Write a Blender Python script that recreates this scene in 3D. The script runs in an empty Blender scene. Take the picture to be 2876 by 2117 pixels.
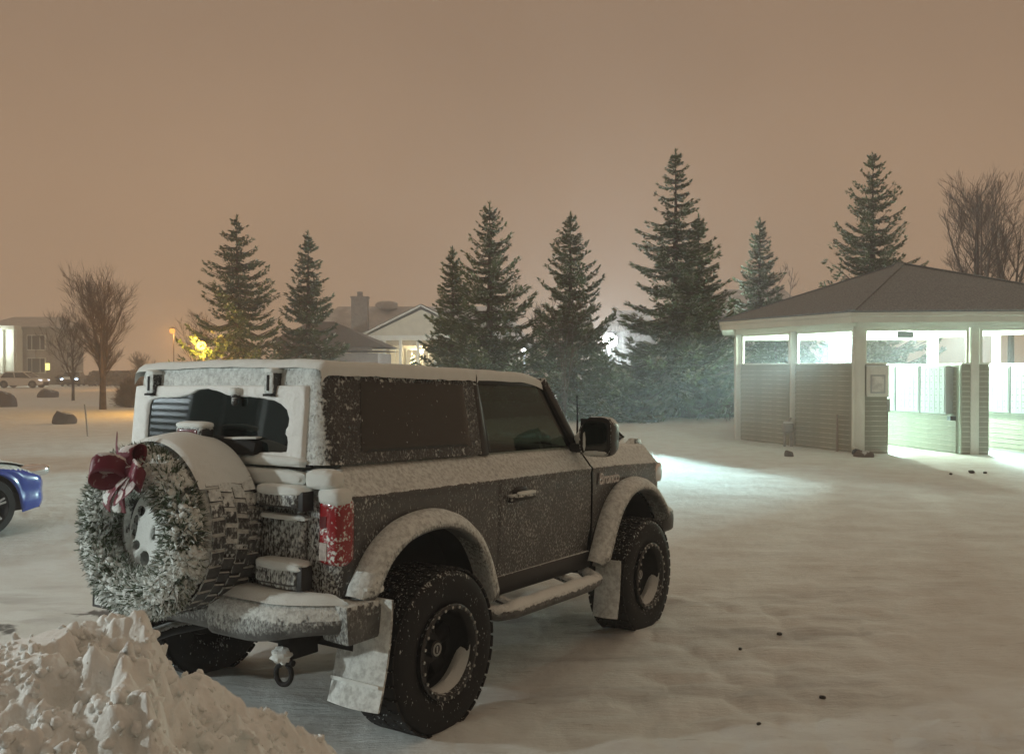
import bpy, bmesh, math, random
import numpy as np
from mathutils import Vector, Matrix, Euler

random.seed(7); rng = np.random.default_rng(7)
S = bpy.context.scene; C = S.collection
PI = math.pi; rad = math.radians

# ------------------------------------------------------------------ camera, sky, exposure
cam = bpy.data.cameras.new('camera'); camo = bpy.data.objects.new('camera', cam); C.objects.link(camo)
cam.sensor_width = 36.0; cam.lens = 2515 / 2876 * 36; cam.clip_start = 0.05; cam.clip_end = 2000
camo.location = (0, 0, 2.0); camo.rotation_euler = (rad(90 - 0.638), 0, 0)
S.camera = camo
S.view_settings.view_transform = 'Standard'; S.view_settings.look = 'None'
S.view_settings.exposure = 0.12; S.view_settings.gamma = 1.0; S.view_settings.use_curve_mapping = False
S.cycles.use_denoising = True
S.cycles.max_bounces = 8; S.cycles.transparent_max_bounces = 24; S.cycles.volume_bounces = 1
S.cycles.sample_clamp_indirect = 6.0

SKY_ZEN, SKY_TOP, SKY_MID, SKY_LOW = (0.320, 0.246, 0.178), (0.268, 0.178, 0.116), (0.330, 0.213, 0.132), (0.395, 0.250, 0.150)
W = bpy.data.worlds.new('World'); S.world = W; W.use_nodes = True
nt = W.node_tree; nt.nodes.clear()
o_ = nt.nodes.new('ShaderNodeOutputWorld'); bg = nt.nodes.new('ShaderNodeBackground')
tc = nt.nodes.new('ShaderNodeTexCoord'); sx = nt.nodes.new('ShaderNodeSeparateXYZ')
rp = nt.nodes.new('ShaderNodeValToRGB')
nt.links.new(tc.outputs['Generated'], sx.inputs[0]); nt.links.new(sx.outputs['Z'], rp.inputs[0])
cr = rp.color_ramp; cr.interpolation = 'EASE'
cr.elements[0].position = 0.0; cr.elements[0].color = SKY_LOW + (1,)
cr.elements[1].position = 1.0; cr.elements[1].color = SKY_ZEN + (1,)
e = cr.elements.new(0.15); e.color = SKY_MID + (1,)
e = cr.elements.new(0.40); e.color = SKY_TOP + (1,)
ns = nt.nodes.new('ShaderNodeTexNoise'); ns.inputs['Scale'].default_value = 2.6; ns.inputs['Detail'].default_value = 4
nt.links.new(tc.outputs['Generated'], ns.inputs['Vector'])      # faint mottling of the low cloud
mr_ = nt.nodes.new('ShaderNodeMapRange'); nt.links.new(ns.outputs['Fac'], mr_.inputs[0])
for i, k in enumerate((.3, .7, .94, 1.06)): mr_.inputs[i + 1].default_value = k
mm = nt.nodes.new('ShaderNodeVectorMath'); mm.operation = 'SCALE'; nt.links.new(rp.outputs[0], mm.inputs[0]); nt.links.new(mr_.outputs[0], mm.inputs['Scale'])
nt.links.new(mm.outputs[0], bg.inputs['Color']); bg.inputs['Strength'].default_value = 1.0
nt.links.new(bg.outputs[0], o_.inputs[0])

# ------------------------------------------------------------------ small helpers
def tag(o, label=None, cat=None, group=None, kind=None):
    if label: o['label'] = label
    if cat: o['category'] = cat
    if group: o['group'] = group
    if kind: o['kind'] = kind
    return o

def empty(name, label=None, cat=None, loc=(0, 0, 0), rotz=0.0, group=None):
    o = bpy.data.objects.new(name, None); C.objects.link(o)
    o.empty_display_size = 0.2; o.location = loc; o.rotation_euler = (0, 0, rotz)
    return tag(o, label, cat, group)

def link(name, me, parent=None):
    o = bpy.data.objects.new(name, me); C.objects.link(o)
    if parent: o.parent = parent
    return o

def shade(me, smooth=True, angle=None):
    me.polygons.foreach_set('use_smooth', [smooth] * len(me.polygons))
    if smooth and angle is not None:
        try: me.set_sharp_from_angle(angle=rad(angle))
        except Exception: pass

class MB:
    """collects vertices and faces, then links them as one mesh"""
    def __init__(s): s.v = []; s.f = []; s.mi = []; s.cur = 0
    def add(s, vs, fs):
        n = len(s.v); s.v.extend([tuple(map(float, p)) for p in vs])
        s.f.extend([tuple(i + n for i in f) for f in fs]); s.mi.extend([s.cur] * len(fs)); return s
    def box(s, c, d, R=None):
        x, y, z = [k / 2 for k in d]
        vs = [Vector((a * x, b * y, g * z)) for a in (-1, 1) for b in (-1, 1) for g in (-1, 1)]
        if R is not None: vs = [R @ p for p in vs]
        c = Vector(c); vs = [c + p for p in vs]
        return s.add(vs, [(0, 1, 3, 2), (4, 6, 7, 5), (0, 4, 5, 1), (2, 3, 7, 6), (0, 2, 6, 4), (1, 5, 7, 3)])
    def hexa(s, p):
        """8 points: bottom quad then top quad, both counter-clockwise from above"""
        return s.add(p, [(3, 2, 1, 0), (4, 5, 6, 7), (0, 1, 5, 4), (1, 2, 6, 5), (2, 3, 7, 6), (3, 0, 4, 7)])
    def beam(s, a, b, w, h, up=(0, 0, 1)):
        a, b = Vector(a), Vector(b); d = (b - a).normalized(); up = Vector(up)
        r = d.cross(up).normalized(); u = r.cross(d)
        q = []
        for e in (a, b): q += [e - r * w / 2 - u * h / 2, e + r * w / 2 - u * h / 2, e + r * w / 2 + u * h / 2, e - r * w / 2 + u * h / 2]
        return s.add(q, [(0, 1, 2, 3), (7, 6, 5, 4), (0, 4, 5, 1), (1, 5, 6, 2), (2, 6, 7, 3), (3, 7, 4, 0)])
    def grid(s, fn, nu, nv, closeu=False):
        P = [[fn(i / nu, j / nv) for j in range(nv + 1)] for i in range(nu if closeu else nu + 1)]
        m = len(P); k = nv + 1
        fs = []
        for i in range(nu):
            i2 = (i + 1) % m
            for j in range(nv): fs.append((i * k + j, i2 * k + j, i2 * k + j + 1, i * k + j + 1))
        return s.add([p for r in P for p in r], fs)
    def tube(s, pts, rads, n=8, cap=True):
        pts = [Vector(p) for p in pts]; m = len(pts)
        if not hasattr(rads, '__len__'): rads = [rads] * m
        vs = []; up0 = None
        for i, p in enumerate(pts):
            d = (pts[min(i + 1, m - 1)] - pts[max(i - 1, 0)]).normalized()
            if up0 is None: up0 = Vector((0, 0, 1)) if abs(d.z) < .9 else Vector((1, 0, 0))
            r = d.cross(up0).normalized(); up0 = r.cross(d)
            for k in range(n):
                a = 2 * PI * k / n; vs.append(p + (r * math.cos(a) + up0 * math.sin(a)) * rads[i])
        fs = [(i * n + k, i * n + (k + 1) % n, (i + 1) * n + (k + 1) % n, (i + 1) * n + k) for i in range(m - 1) for k in range(n)]
        if cap: fs += [tuple(range(n - 1, -1, -1)), tuple((m - 1) * n + k for k in range(n))]
        return s.add(vs, fs)
    def lathe(s, prof, pos, n=48, a0=0, a1=2 * PI):
        full = abs(a1 - a0 - 2 * PI) < 1e-6
        return s.grid(lambda u, v: pos(*prof[int(round(v * (len(prof) - 1)))], a0 + (a1 - a0) * u), n, len(prof) - 1, closeu=full)
    def pillow(s, c, d, e=0.5, n=16, nz=0.0, fr=8.0, R=None, flat=None):
        """rounded superellipsoid lump, optionally noisy, optionally flattened below"""
        c = Vector(c); h = [k / 2 for k in d]
        def pw(a, k): return math.copysign(abs(a) ** k, a)
        def fn(u, v):
            th = u * 2 * PI; ph = (v - .5) * PI
            q = Vector((pw(math.cos(ph), e) * pw(math.cos(th), e), pw(math.cos(ph), e) * pw(math.sin(th), e), pw(math.sin(ph), e)))
            if nz:
                k = 1 + nz * (vnoise3(q.x * 1.3 * fr * .3 + c.x * 9, q.y * fr * .3 + c.y * 7, q.z * fr * .3 + c.z * 5) - .5) * 2
                q = q * k
            if flat is not None and q.z < flat: q.z = flat
            q = Vector((q.x * h[0], q.y * h[1], q.z * h[2]))
            if R is not None: q = R @ q
            return c + q
        return s.grid(fn, n * 2, n, closeu=True)
    def mesh(s, name, mats, smooth=True, angle=40):
        me = bpy.data.meshes.new(name); me.from_pydata(s.v, [], s.f)
        for m in (mats if isinstance(mats, (list, tuple)) else [mats]): me.materials.append(m)
        if isinstance(mats, (list, tuple)) and len(mats) > 1: me.polygons.foreach_set('material_index', s.mi)
        shade(me, smooth, angle); me.update(); return me
    def build(s, name, mats, parent=None, smooth=True, angle=40, bevel=0, merge=False):
        me = s.mesh(name, mats, smooth, angle)
        if merge or bevel:
            b = bmesh.new(); b.from_mesh(me); bmesh.ops.remove_doubles(b, verts=b.verts, dist=1e-5)
            bmesh.ops.recalc_face_normals(b, faces=b.faces)
            if bevel:
                ed = [e for e in b.edges if len(e.link_faces) == 2 and e.calc_face_angle(0) > .6]
                bmesh.ops.bevel(b, geom=ed, offset=bevel, segments=2, profile=.6, affect='EDGES', clamp_overlap=True)
            b.to_mesh(me); b.free(); shade(me, smooth, angle)
        return link(name, me, parent)

def np_mesh(name, V, F, mat, smooth=True):
    V = np.asarray(V, dtype=np.float32); F = np.asarray(F, dtype=np.int32)
    me = bpy.data.meshes.new(name); k = F.shape[1]
    me.vertices.add(len(V)); me.vertices.foreach_set('co', V.ravel())
    me.loops.add(F.size); me.loops.foreach_set('vertex_index', F.ravel())
    me.polygons.add(len(F)); me.polygons.foreach_set('loop_start', np.arange(0, F.size, k, dtype=np.int32))
    me.polygons.foreach_set('loop_total', np.full(len(F), k, dtype=np.int32))
    me.update(calc_edges=True); me.validate()
    if isinstance(mat, (list, tuple)):
        for m in mat: me.materials.append(m)
    else: me.materials.append(mat)
    me.polygons.foreach_set('use_smooth', [smooth] * len(me.polygons)); return me

# numpy noise
_P = np.random.default_rng(3).random(65536).astype(np.float64)
def _h(i, j): return _P[((i * 374761393 + j * 668265263) ^ ((i * 1274126177 + j * 974634323) >> 5)) & 65535]
def noise2(x, y):
    x = np.asarray(x, float); y = np.asarray(y, float)
    i = np.floor(x).astype(np.int64); j = np.floor(y).astype(np.int64); a = x - i; b = y - j
    a = a * a * a * (a * (a * 6 - 15) + 10); b = b * b * b * (b * (b * 6 - 15) + 10)
    return (_h(i, j) * (1 - a) + _h(i + 1, j) * a) * (1 - b) + (_h(i, j + 1) * (1 - a) + _h(i + 1, j + 1) * a) * b
def fbm(x, y, o=4, l=2.03, g=.5):
    t = 0; a = 1; n = 0
    for k in range(o): t = t + a * noise2(x + 17.3 * k, y - 9.1 * k); n += a; a *= g; x = x * l; y = y * l
    return t / n
def cell2(x, y):
    """distance to the nearest and second nearest jittered point, and the nearest point's random value"""
    i = np.floor(x).astype(np.int64); j = np.floor(y).astype(np.int64)
    f1 = np.full(x.shape, 9.); f2 = np.full(x.shape, 9.); idv = np.zeros(x.shape)
    for a in (-1, 0, 1):
        for b in (-1, 0, 1):
            px = i + a + _h(i + a, j + b); py = j + b + _h(i + a + 71, j + b + 37)
            d = np.hypot(px - x, py - y); v = _h(i + a + 5, j + b + 91)
            m = d < f1; f2 = np.where(m, f1, np.minimum(f2, d)); idv = np.where(m, v, idv); f1 = np.where(m, d, f1)
    return f1, f2, idv
def vnoise3(x, y, z):
    from mathutils import noise as N
    return .5 + .5 * N.noise(Vector((x, y, z)))
def sstep(a, b, x): t = np.clip((x - a) / (b - a), 0, 1); return t * t * (3 - 2 * t)

def at(u, v, d):
    """the world point at distance d seen in this direction (u, v in 2244 px wide units)"""
    return Vector(((u * 1.28164 - 1438) / 2515 * d, d, 2.0 - (v * 1.28164 - 1030) / 2515 * d))

# ------------------------------------------------------------------ materials
M = {}
class NT:
    def __init__(s, name):
        s.m = bpy.data.materials.new(name); s.m.use_nodes = True; s.t = s.m.node_tree; s.t.nodes.clear()
        s.out = s.t.nodes.new('ShaderNodeOutputMaterial')
    def n(s, k, **kw):
        nd = s.t.nodes.new('ShaderNode' + k)
        for a, b in kw.items():
            if hasattr(nd, a): setattr(nd, a, b)
            else: nd.inputs[a].default_value = b
        return nd
    def l(s, a, b): s.t.links.new(a, b)
    def math(s, op, a, b=None, c=None):
        nd = s.t.nodes.new('ShaderNodeMath'); nd.operation = op
        for i, q in enumerate((a, b, c)):
            if q is None: continue
            if isinstance(q, (int, float)): nd.inputs[i].default_value = q
            else: s.l(q, nd.inputs[i])
        return nd.outputs[0]
    def ramp(s, x, a, b, lo=0., hi=1.):
        nd = s.t.nodes.new('ShaderNodeMapRange'); nd.interpolation_type = 'SMOOTHSTEP'
        s.l(x, nd.inputs[0])
        for i, q in enumerate((a, b, lo, hi)):
            if isinstance(q, (int, float)): nd.inputs[i + 1].default_value = q
            else: s.l(q, nd.inputs[i + 1])
        return nd.outputs[0]
    def co(s, scale=(1, 1, 1), kind='Object'):
        c = s.n('TexCoord'); mp = s.n('Mapping'); mp.inputs['Scale'].default_value = scale
        s.l(c.outputs[kind], mp.inputs[0]); return mp.outputs[0]
    def noise(s, co, scale, detail=3., rough=.55):
        nd = s.n('TexNoise'); nd.inputs['Scale'].default_value = scale; nd.inputs['Detail'].default_value = detail; nd.inputs['Roughness'].default_value = rough
        s.l(co, nd.inputs['Vector']); return nd.outputs['Fac']
    def mixc(s, f, a, b):
        nd = s.t.nodes.new('ShaderNodeMix'); nd.data_type = 'RGBA'
        if isinstance(f, (int, float)): nd.inputs[0].default_value = f
        else: s.l(f, nd.inputs[0])
        for i, q in ((6, a), (7, b)):
            if isinstance(q, tuple): nd.inputs[i].default_value = q + (1,) if len(q) == 3 else q
            else: s.l(q, nd.inputs[i])
        return nd.outputs[2]
    def pr(s, col=(.5, .5, .5), rough=.5, metal=0., coat=0., spec=.5, normal=None):
        p = s.n('BsdfPrincipled')
        if isinstance(col, tuple): p.inputs['Base Color'].default_value = col + (1,)
        else: s.l(col, p.inputs['Base Color'])
        if isinstance(rough, (int, float)): p.inputs['Roughness'].default_value = rough
        else: s.l(rough, p.inputs['Roughness'])
        p.inputs['Metallic'].default_value = metal; p.inputs['Coat Weight'].default_value = coat; p.inputs['Specular IOR Level'].default_value = spec
        if normal is not None: s.l(normal, p.inputs['Normal'])
        return p.outputs[0]
    def bump(s, h, strength=.3, dist=.01):
        b = s.n('Bump'); b.inputs['Strength'].default_value = strength; b.inputs['Distance'].default_value = dist
        s.l(h, b.inputs['Height']); return b.outputs[0]
    def mix(s, f, a, b):
        m = s.n('MixShader')
        if isinstance(f, (int, float)): m.inputs[0].default_value = f
        else: s.l(f, m.inputs[0])
        s.l(a, m.inputs[1]); s.l(b, m.inputs[2]); return m.outputs[0]
    def done(s, sh): s.l(sh, s.out.inputs[0]); return s.m

SNOWC = (.77, .82, .81)
REAR = (-.544, -.838, .038)      # the way the vehicle's tail faces; the snow was blown onto it from there

def plain(name, col, rough=.6, metal=0., coat=0., nscale=0, namp=.25, bump=0., bscale=60, spec=.5):
    t = NT(name); c = col
    co = t.co()
    if nscale:
        f = t.noise(co, nscale, 4)
        c = t.mixc(t.ramp(f, .3, .7), tuple(k * (1 - namp) for k in col), tuple(min(1, k * (1 + namp)) for k in col))
    nm = t.bump(t.noise(co, bscale, 4), bump, .01) if bump else None
    return t.done(t.pr(c, rough, metal, coat, spec, nm))

def snow_mat(name, fine=120, strength=.35, tint=SNOWC, big=9, dist=.008):
    t = NT(name); co = t.co()
    f = t.noise(co, fine, 4, .65); g = t.noise(co, big, 4)
    h = t.math('ADD', t.math('MULTIPLY', f, .5), t.math('MULTIPLY', g, 1.6))
    c = t.mixc(t.ramp(g, .3, .7), tuple(k * .95 for k in tint), tint)
    return t.done(t.pr(c, .85, spec=.2, normal=t.bump(h, strength, dist)))

def frost(name, col, rough=.3, coat=0., metal=0., side=.42, rear=.42, up=.9, scale=95, patch=5., soft=.05, tint=SNOWC, stretch=.55, spec=.5, bump=.5, patch_w=.25, upr=(.15, .6), film=0.):
    """a surface with blown snow stuck to it: side / rear / up = how much of it is covered there"""
    t = NT(name); ge = t.n('NewGeometry'); co1 = ge.outputs['Position']
    mp = t.n('Mapping'); mp.inputs['Scale'].default_value = (1, 1, stretch); t.l(co1, mp.inputs[0]); co = mp.outputs[0]
    f = t.noise(co, scale, 3, .6); g = t.noise(co1, patch, 3)
    m4 = t.n('Mapping'); m4.inputs['Scale'].default_value = (1, 1, .10); t.l(co1, m4.inputs[0])
    g = t.math('ADD', t.math('MULTIPLY', g, .72), t.math('MULTIPLY', t.noise(m4.outputs[0], 26, 3, .6), .28))      # runs and streaks down the panel
    v = t.math('ADD', t.math('MULTIPLY', f, 1 - patch_w), t.math('MULTIPLY', g, patch_w))
    d = t.n('VectorMath', operation='DOT_PRODUCT'); d.inputs[1].default_value = REAR
    t.l(ge.outputs['Normal'], d.inputs[0]); sz = t.n('SeparateXYZ'); t.l(ge.outputs['Normal'], sz.inputs[0])
    kr = t.ramp(t.math('ADD', d.outputs['Value'], t.math('MULTIPLY', t.math('SUBTRACT', t.noise(co1, 16, 4, .65), .5), .8)), .35, .9); rg = t.math('SUBTRACT', t.noise(co1, 22, 4, .65), .5); ku = t.ramp(t.math('ADD', sz.outputs['Z'], t.math('MULTIPLY', rg, 1.1)), upr[0], upr[1]); kd = t.ramp(sz.outputs['Z'], -.15, -.6)
    def th(c): return .5 + (.5 - c) * .52      # covered share -> threshold of the noise
    a = t.ramp(kr, 0, 1, th(side), th(rear)); b = t.ramp(ku, 0, 1, 0, 1)
    thr = t.math('ADD', t.math('MULTIPLY', a, t.math('SUBTRACT', 1, b)), t.math('MULTIPLY', b, th(up)))
    thr = t.math('ADD', thr, t.math('MULTIPLY', kd, .25))
    fac = t.ramp(v, t.math('SUBTRACT', thr, soft), t.math('ADD', thr, soft))
    nm = t.bump(t.math('MULTIPLY', fac, t.math('ADD', .6, f)), bump, .006)
    tv = t.mixc(t.ramp(t.noise(co1, scale * .45, 4, .65), .3, .65), tuple(k * .62 for k in tint), tint)
    if film:
        fc = t.math('MULTIPLY', t.ramp(t.noise(co1, 14, 4, .6), .25, .75, .35, 1.), film)
        col = t.mixc(fc, col, tint)
    return t.done(t.mix(fac, t.pr(col, rough, metal, coat, spec), t.pr(tv, .85, spec=.2, normal=nm)))

def emit(name, col, s):
    t = NT(name); e = t.n('Emission'); e.inputs[0].default_value = col + (1,); e.inputs[1].default_value = s
    return t.done(e.outputs[0])

M['snow'] = snow_mat('snow_fine', 140, .55, big=12, dist=.010); M['snow_lumpy'] = snow_mat('snow_lumpy', 60, .6, tint=(.84, .87, .86), big=20, dist=.012)
M['paint'] = frost('snowy_dark_paint', (.018, .017, .018), .32, coat=.5, side=.31, rear=.54, up=1.05, scale=100, patch=3.2, patch_w=.3, soft=.05, film=.05, bump=.8)
M['paint_door'] = frost('snowy_door_paint', (.018, .017, .018), .4, coat=.3, side=.335, rear=.5, up=1.05, scale=105, patch=4, patch_w=.2, soft=.07, film=.06, bump=.8)
M['hardtop'] = frost('snowy_hardtop', (.016, .015, .016), .55, side=.36, rear=.85, up=1.3, scale=80, patch=4, stretch=.8, soft=.07, film=.06, bump=1.6)
M['tailgate'] = frost('snowy_tailgate', (.016, .015, .016), .3, coat=.5, side=.3, rear=.47, up=1.2, scale=70, patch=4, patch_w=.4, soft=.07, film=.05, bump=.9)
M['flare'] = frost('snowy_flare_plastic', (.02, .02, .02), .6, side=.58, rear=1.0, up=1.25, scale=80, patch=5, upr=(-.05, .6), soft=.14, bump=1., film=.25)
M['black'] = plain('black_plastic', (.016, .016, .017), .55, nscale=20)
M['under'] = plain('underbody_black', (.008, .008, .009), .8)
M['trim'] = frost('black_trim', (.014, .014, .015), .4, side=.12, rear=.45, up=.8, scale=90)
M['bumper'] = frost('snowy_bumper', (.016, .016, .017), .5, side=.26, rear=.49, up=1.2, scale=85, patch=2.6, patch_w=.4, upr=(.0, .5), soft=.12, bump=1.2, film=.15)
M['rubber'] = frost('tyre_rubber', (.013, .013, .014), .75, side=.20, rear=.22, up=.36, scale=75, patch=9, spec=.3)
M['rubber_spare'] = frost('snowy_tyre_rubber', (.013, .013, .014), .75, side=.55, rear=.95, up=1.6, scale=45, patch=7, spec=.3, upr=(-.35, .35))
M['tread'] = frost('tread_rubber', (.014, .014, .015), .75, side=.10, rear=.10, up=.3, scale=70, patch=9, spec=.3)
M['tread_spare'] = frost('snowy_tread_rubber', (.014, .014, .015), .75, side=.30, rear=.55, up=1.3, scale=70, patch=8, spec=.3, upr=(.10, .70), soft=.12, film=.10)
M['rim'] = plain('black_rim', (.014, .014, .015), .4, metal=.3)
M['rim_ring'] = frost('rim_ring', (.05, .05, .05), .45, metal=.6, side=.16, rear=.2, up=.4, scale=60)
M['rim_snow'] = frost('snowy_rim', (.012, .012, .012), .5, side=.6, rear=1.2, up=1.5, scale=40)
M['steel'] = plain('dull_steel', (.45, .45, .44), .35, metal=.9)
M['chrome'] = plain('bright_trim', (.75, .76, .78), .12, metal=1.)
M['darkglass'] = plain('dark_privacy_glass', (.004, .010, .010), .03, spec=.9)
M['frostglass'] = frost('speckled_privacy_glass', (.006, .010, .010), .08, side=.17, rear=.3, up=.5, scale=60, patch=7, soft=.03, stretch=.45, spec=.6, upr=(.3, .7))
M['badge'] = plain('snowy_badge', (.62, .62, .62), .7, nscale=60)
M['seat'] = plain('black_seat', (.012, .012, .013), .7)
def _tail():
    t = NT('red_tail_lens'); co = t.co()
    f = t.noise(co, 70, 3); g = t.noise(co, 14, 3)
    v = t.math('ADD', t.math('MULTIPLY', f, .55), t.math('MULTIPLY', g, .45)); fac = t.ramp(v, .52, .60)
    return t.done(t.mix(fac, t.pr((.27, .004, .010), .18, coat=.5), t.pr(SNOWC, .85)))
M['tail'] = _tail()
M['tail_dark'] = plain('dark_red_lens', (.10, .004, .008), .2, coat=.5)
def _glass(name, tint, a):
    t = NT(name); tr = t.n('BsdfTransparent'); tr.inputs[0].default_value = tint + (1,)
    gl = t.n('BsdfGlossy'); gl.inputs['Roughness'].default_value = .02; gl.inputs[0].default_value = (.9, .95, .92, 1)
    fr = t.n('Fresnel'); fr.inputs[0].default_value = 1.5
    return t.done(t.mix(t.math('MULTIPLY', fr.outputs[0], a), tr.outputs[0], gl.outputs[0]))
M['clearglass'] = _glass('tinted_side_glass', (.50, .60, .53), .8)
M['pane'] = _glass('house_glass', (.25, .27, .27), 1.)
M['bow'] = frost('maroon_ribbon', (.13, .010, .026), .45, side=.22, rear=.26, up=.85, scale=30, patch=9, tint=(.75, .72, .72), upr=(.35, .8))
M['needle'] = frost('wreath_needles', (.075, .115, .065), .7, side=.40, rear=.48, up=.8, scale=26, patch=6, soft=.10, bump=.1)
M['spruce'] = plain('spruce_needles', (.052, .105, .045), .75, nscale=1.6, namp=.45)
M['spruce_lit_tint'] = plain('lit_tint_spruce_needles', (.115, .17, .085), .8, nscale=1.6, namp=.45)  # paler copy of the needles; light on the right-hand spruces put into the colour
M['spruce_snow_light'] = plain('snow_and_light_on_needles', (.56, .60, .52), .85, nscale=3, namp=.3)  # snow on the boughs, and painted light on the right-hand spruces
M['bark'] = plain('bark', (.075, .055, .045), .9, nscale=6, namp=.35, bump=.5, bscale=14)
M['twig'] = plain('twigs', (.085, .060, .048), .9, nscale=3, namp=.3)
M['rock'] = plain('grey_boulder', (.16, .135, .115), .9, nscale=5, namp=.4, bump=.6, bscale=12)
M['siding'] = plain('olive_siding', (.33, .34, .28), .6, nscale=3, namp=.08)
M['lap'] = plain('pale_lap_bead', (.55, .55, .50), .8, nscale=5, namp=.25)  # pale bead along the lower edge of each siding board
M['white'] = plain('white_paint', (.72, .74, .68), .5, nscale=2, namp=.05)
M['soffit'] = plain('white_soffit', (.75, .76, .70), .6)
M['shingle'] = plain('grey_shingles', (.245, .275, .30), .9, nscale=28, namp=.3, bump=.6, bscale=40)
M['mailbox'] = plain('grey_mailbox_metal', (.42, .45, .45), .4, metal=.2)
M['slot'] = plain('dark_slot', (.03, .03, .035), .5)
M['concrete'] = plain('concrete', (.35, .34, .32), .8, nscale=8)
M['wood'] = plain('weathered_wood', (.19, .13, .09), .8, nscale=5, namp=.3)
M['board_paper'] = plain('notice_paper', (.62, .63, .60), .7, nscale=4)

# ------------------------------------------------------------------ where the vehicle stands
VR = Matrix(((.544412, -.838759, .009996), (.837945, .544350, .039123), (-.038256, -.012923, .999184)))
VL = Vector((-1.234306, 5.274994, .044371))
VN = VR.col[2]
def plane_z(x, y): return VL.z - (VN[0] * (x - VL.x) + VN[1] * (y - VL.y)) / VN[2]
def base_z(x, y):
    p = plane_z(x, y); k = .05
    p = np.minimum(p, .34)
    q = np.maximum(p, -.03) ; d = np.abs(p + .03)
    return q + np.where(d < k, (k - d) ** 2 / (4 * k), 0)
def ground_z(x, y):
    z = base_z(x, y)
    r = np.hypot(x, y)
    a = rad(57); s = x * math.cos(a) + y * math.sin(a); w = -x * math.sin(a) + y * math.cos(a)   # along / across the drive
    fade = np.exp(-r / 60)
    z = z + (.05 * (fbm(x * .5, y * 1.5, 4) - .5) + .036 * (fbm(x * 1.3 + 3, y * 4.6 + 5, 5) - .5) + .012 * (fbm(x * 8, y * 8, 3) - .5)) * fade
    # wheel ruts worn along the drive, and the churned snow to the right of it
    lane = np.exp(-((x - 2.6) / 2.4) ** 2 - ((y - 5.5) / 3.0) ** 2) + .7 * np.exp(-((x + 4.0) / 2.5) ** 2 - ((y - 6.0) / 2.5) ** 2)
    c1, c2, cv = cell2(x * 2.0 + 1.2 * fbm(x * .9, y * .9), y * 3.4)
    z = z + .14 * lane * (np.minimum(c2 - c1, .5) - .2) * fbm(x * 1.3, y * 1.3, 2)
    for wx, wy in ((0, -.91), (0, .91), (2.55, -.91), (2.55, .91)):
        P = VL + VR @ Vector((wx, wy, 0)); dd = np.hypot(x - P.x, y - P.y); z = z + .032 * np.exp(-(dd / .34) ** 4)
    # lawn on the left lies a little higher than the drive; the edge runs away to the left
    ed = y - (24.5 + .35 * (x + 7.2)); z = z + .10 * sstep(-1.2, 1.2, ed + fbm(x * .3, y * .3) * 1.2) * sstep(-2.5, -6.0, x) * np.exp(-np.maximum(y - 60, 0) / 15)
    z = z + .20 * (fbm(x * .12, y * .12, 3) - .5) * sstep(12, 40, r) * np.exp(-np.maximum(r - 60, 0) / 40)
    # ploughed ridge in front of the spruces
    rg = np.exp(-((y - 34.2 - .6 * np.sin(x * .5)) / .9) ** 2) * sstep(-3, 1, x) * sstep(20, 9, x)
    z = z + rg * (.10 + .45 * (fbm(x * 1.4, y * 1.4, 4) - .38))
    return z
def gz(x, y): return float(ground_z(np.array([float(x)]), np.array([float(y)]))[0])

# ------------------------------------------------------------------ ground
def _ground_mat():
    t = NT('trodden_snow'); co = t.co(kind='Object')
    f = t.noise(co, 26, 5, .65); g = t.noise(co, 2.2, 4)
    mp = t.n('Mapping'); mp.inputs['Rotation'].default_value = (0, 0, rad(-57)); mp.inputs['Scale'].default_value = (.55, 2.2, 1)
    t.l(co, mp.inputs[0]); st = t.noise(mp.outputs[0], .9, 5, .6)
    c = t.mixc(t.ramp(g, .35, .65), (.70, .73, .71), SNOWC)
    m3 = t.n('Mapping'); m3.inputs['Scale'].default_value = (1.1, 6.5, 1); m3.inputs['Rotation'].default_value = (0, 0, rad(4)); t.l(co, m3.inputs[0])
    sk = t.noise(m3.outputs[0], 1.5, 7, .68); sk2 = t.noise(m3.outputs[0], 5.5, 5, .7)
    c = t.mixc(t.math('MULTIPLY', t.ramp(sk2, .58, .72), t.ramp(sk, .46, .60, 0, .8)), c, (.30, .29, .26))      # scraped, icy dashes
    # thin, driven-over snow: the dark drive grinds through in streaks near the vehicle
    dv = t.n('VectorMath', operation='DISTANCE'); t.l(co, dv.inputs[0]); dv.inputs[1].default_value = (-.6, 5.6, 0)
    near = t.ramp(dv.outputs['Value'], 3.2, 7.5, 1, 0)
    c = t.mixc(t.math('MULTIPLY', t.ramp(st, .50, .72), t.math('MULTIPLY', near, .55)), c, (.33, .32, .31))
    # two bare wet patches left of the vehicle
    bare = None
    for (px, py, rx, ry) in ((-4.05, 6.7, .34, .16), (-3.6, 5.85, .30, .2), (-3.35, 7.25, .22, .1), (-3.1, 5.45, .2, .14)):
        m2 = t.n('Mapping', vector_type='TEXTURE'); m2.inputs['Location'].default_value = (px, py, 0); m2.inputs['Scale'].default_value = (rx, ry, 9)
        t.l(co, m2.inputs[0]); ln = t.n('VectorMath', operation='LENGTH'); t.l(m2.outputs[0], ln.inputs[0])
        q = t.ramp(t.math('ADD', ln.outputs['Value'], t.math('MULTIPLY', t.math('SUBTRACT', t.noise(co, 7, 4), .5), 2.6)), .55, 1.05, 1, 0)
        bare = q if bare is None else t.math('MAXIMUM', bare, q)
    c = t.mixc(t.math('MULTIPLY', bare, .85), c, (.07, .065, .06))
    h = t.math('ADD', t.math('ADD', t.math('MULTIPLY', f, .6), t.math('MULTIPLY', g, 1.6)), t.math('ADD', t.math('MULTIPLY', sk, 1.8), t.math('MULTIPLY', sk2, .9)))
    return t.done(t.pr(c, .85, spec=.2, normal=t.bump(h, .55, .02)))
M['ground'] = _ground_mat()
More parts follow.
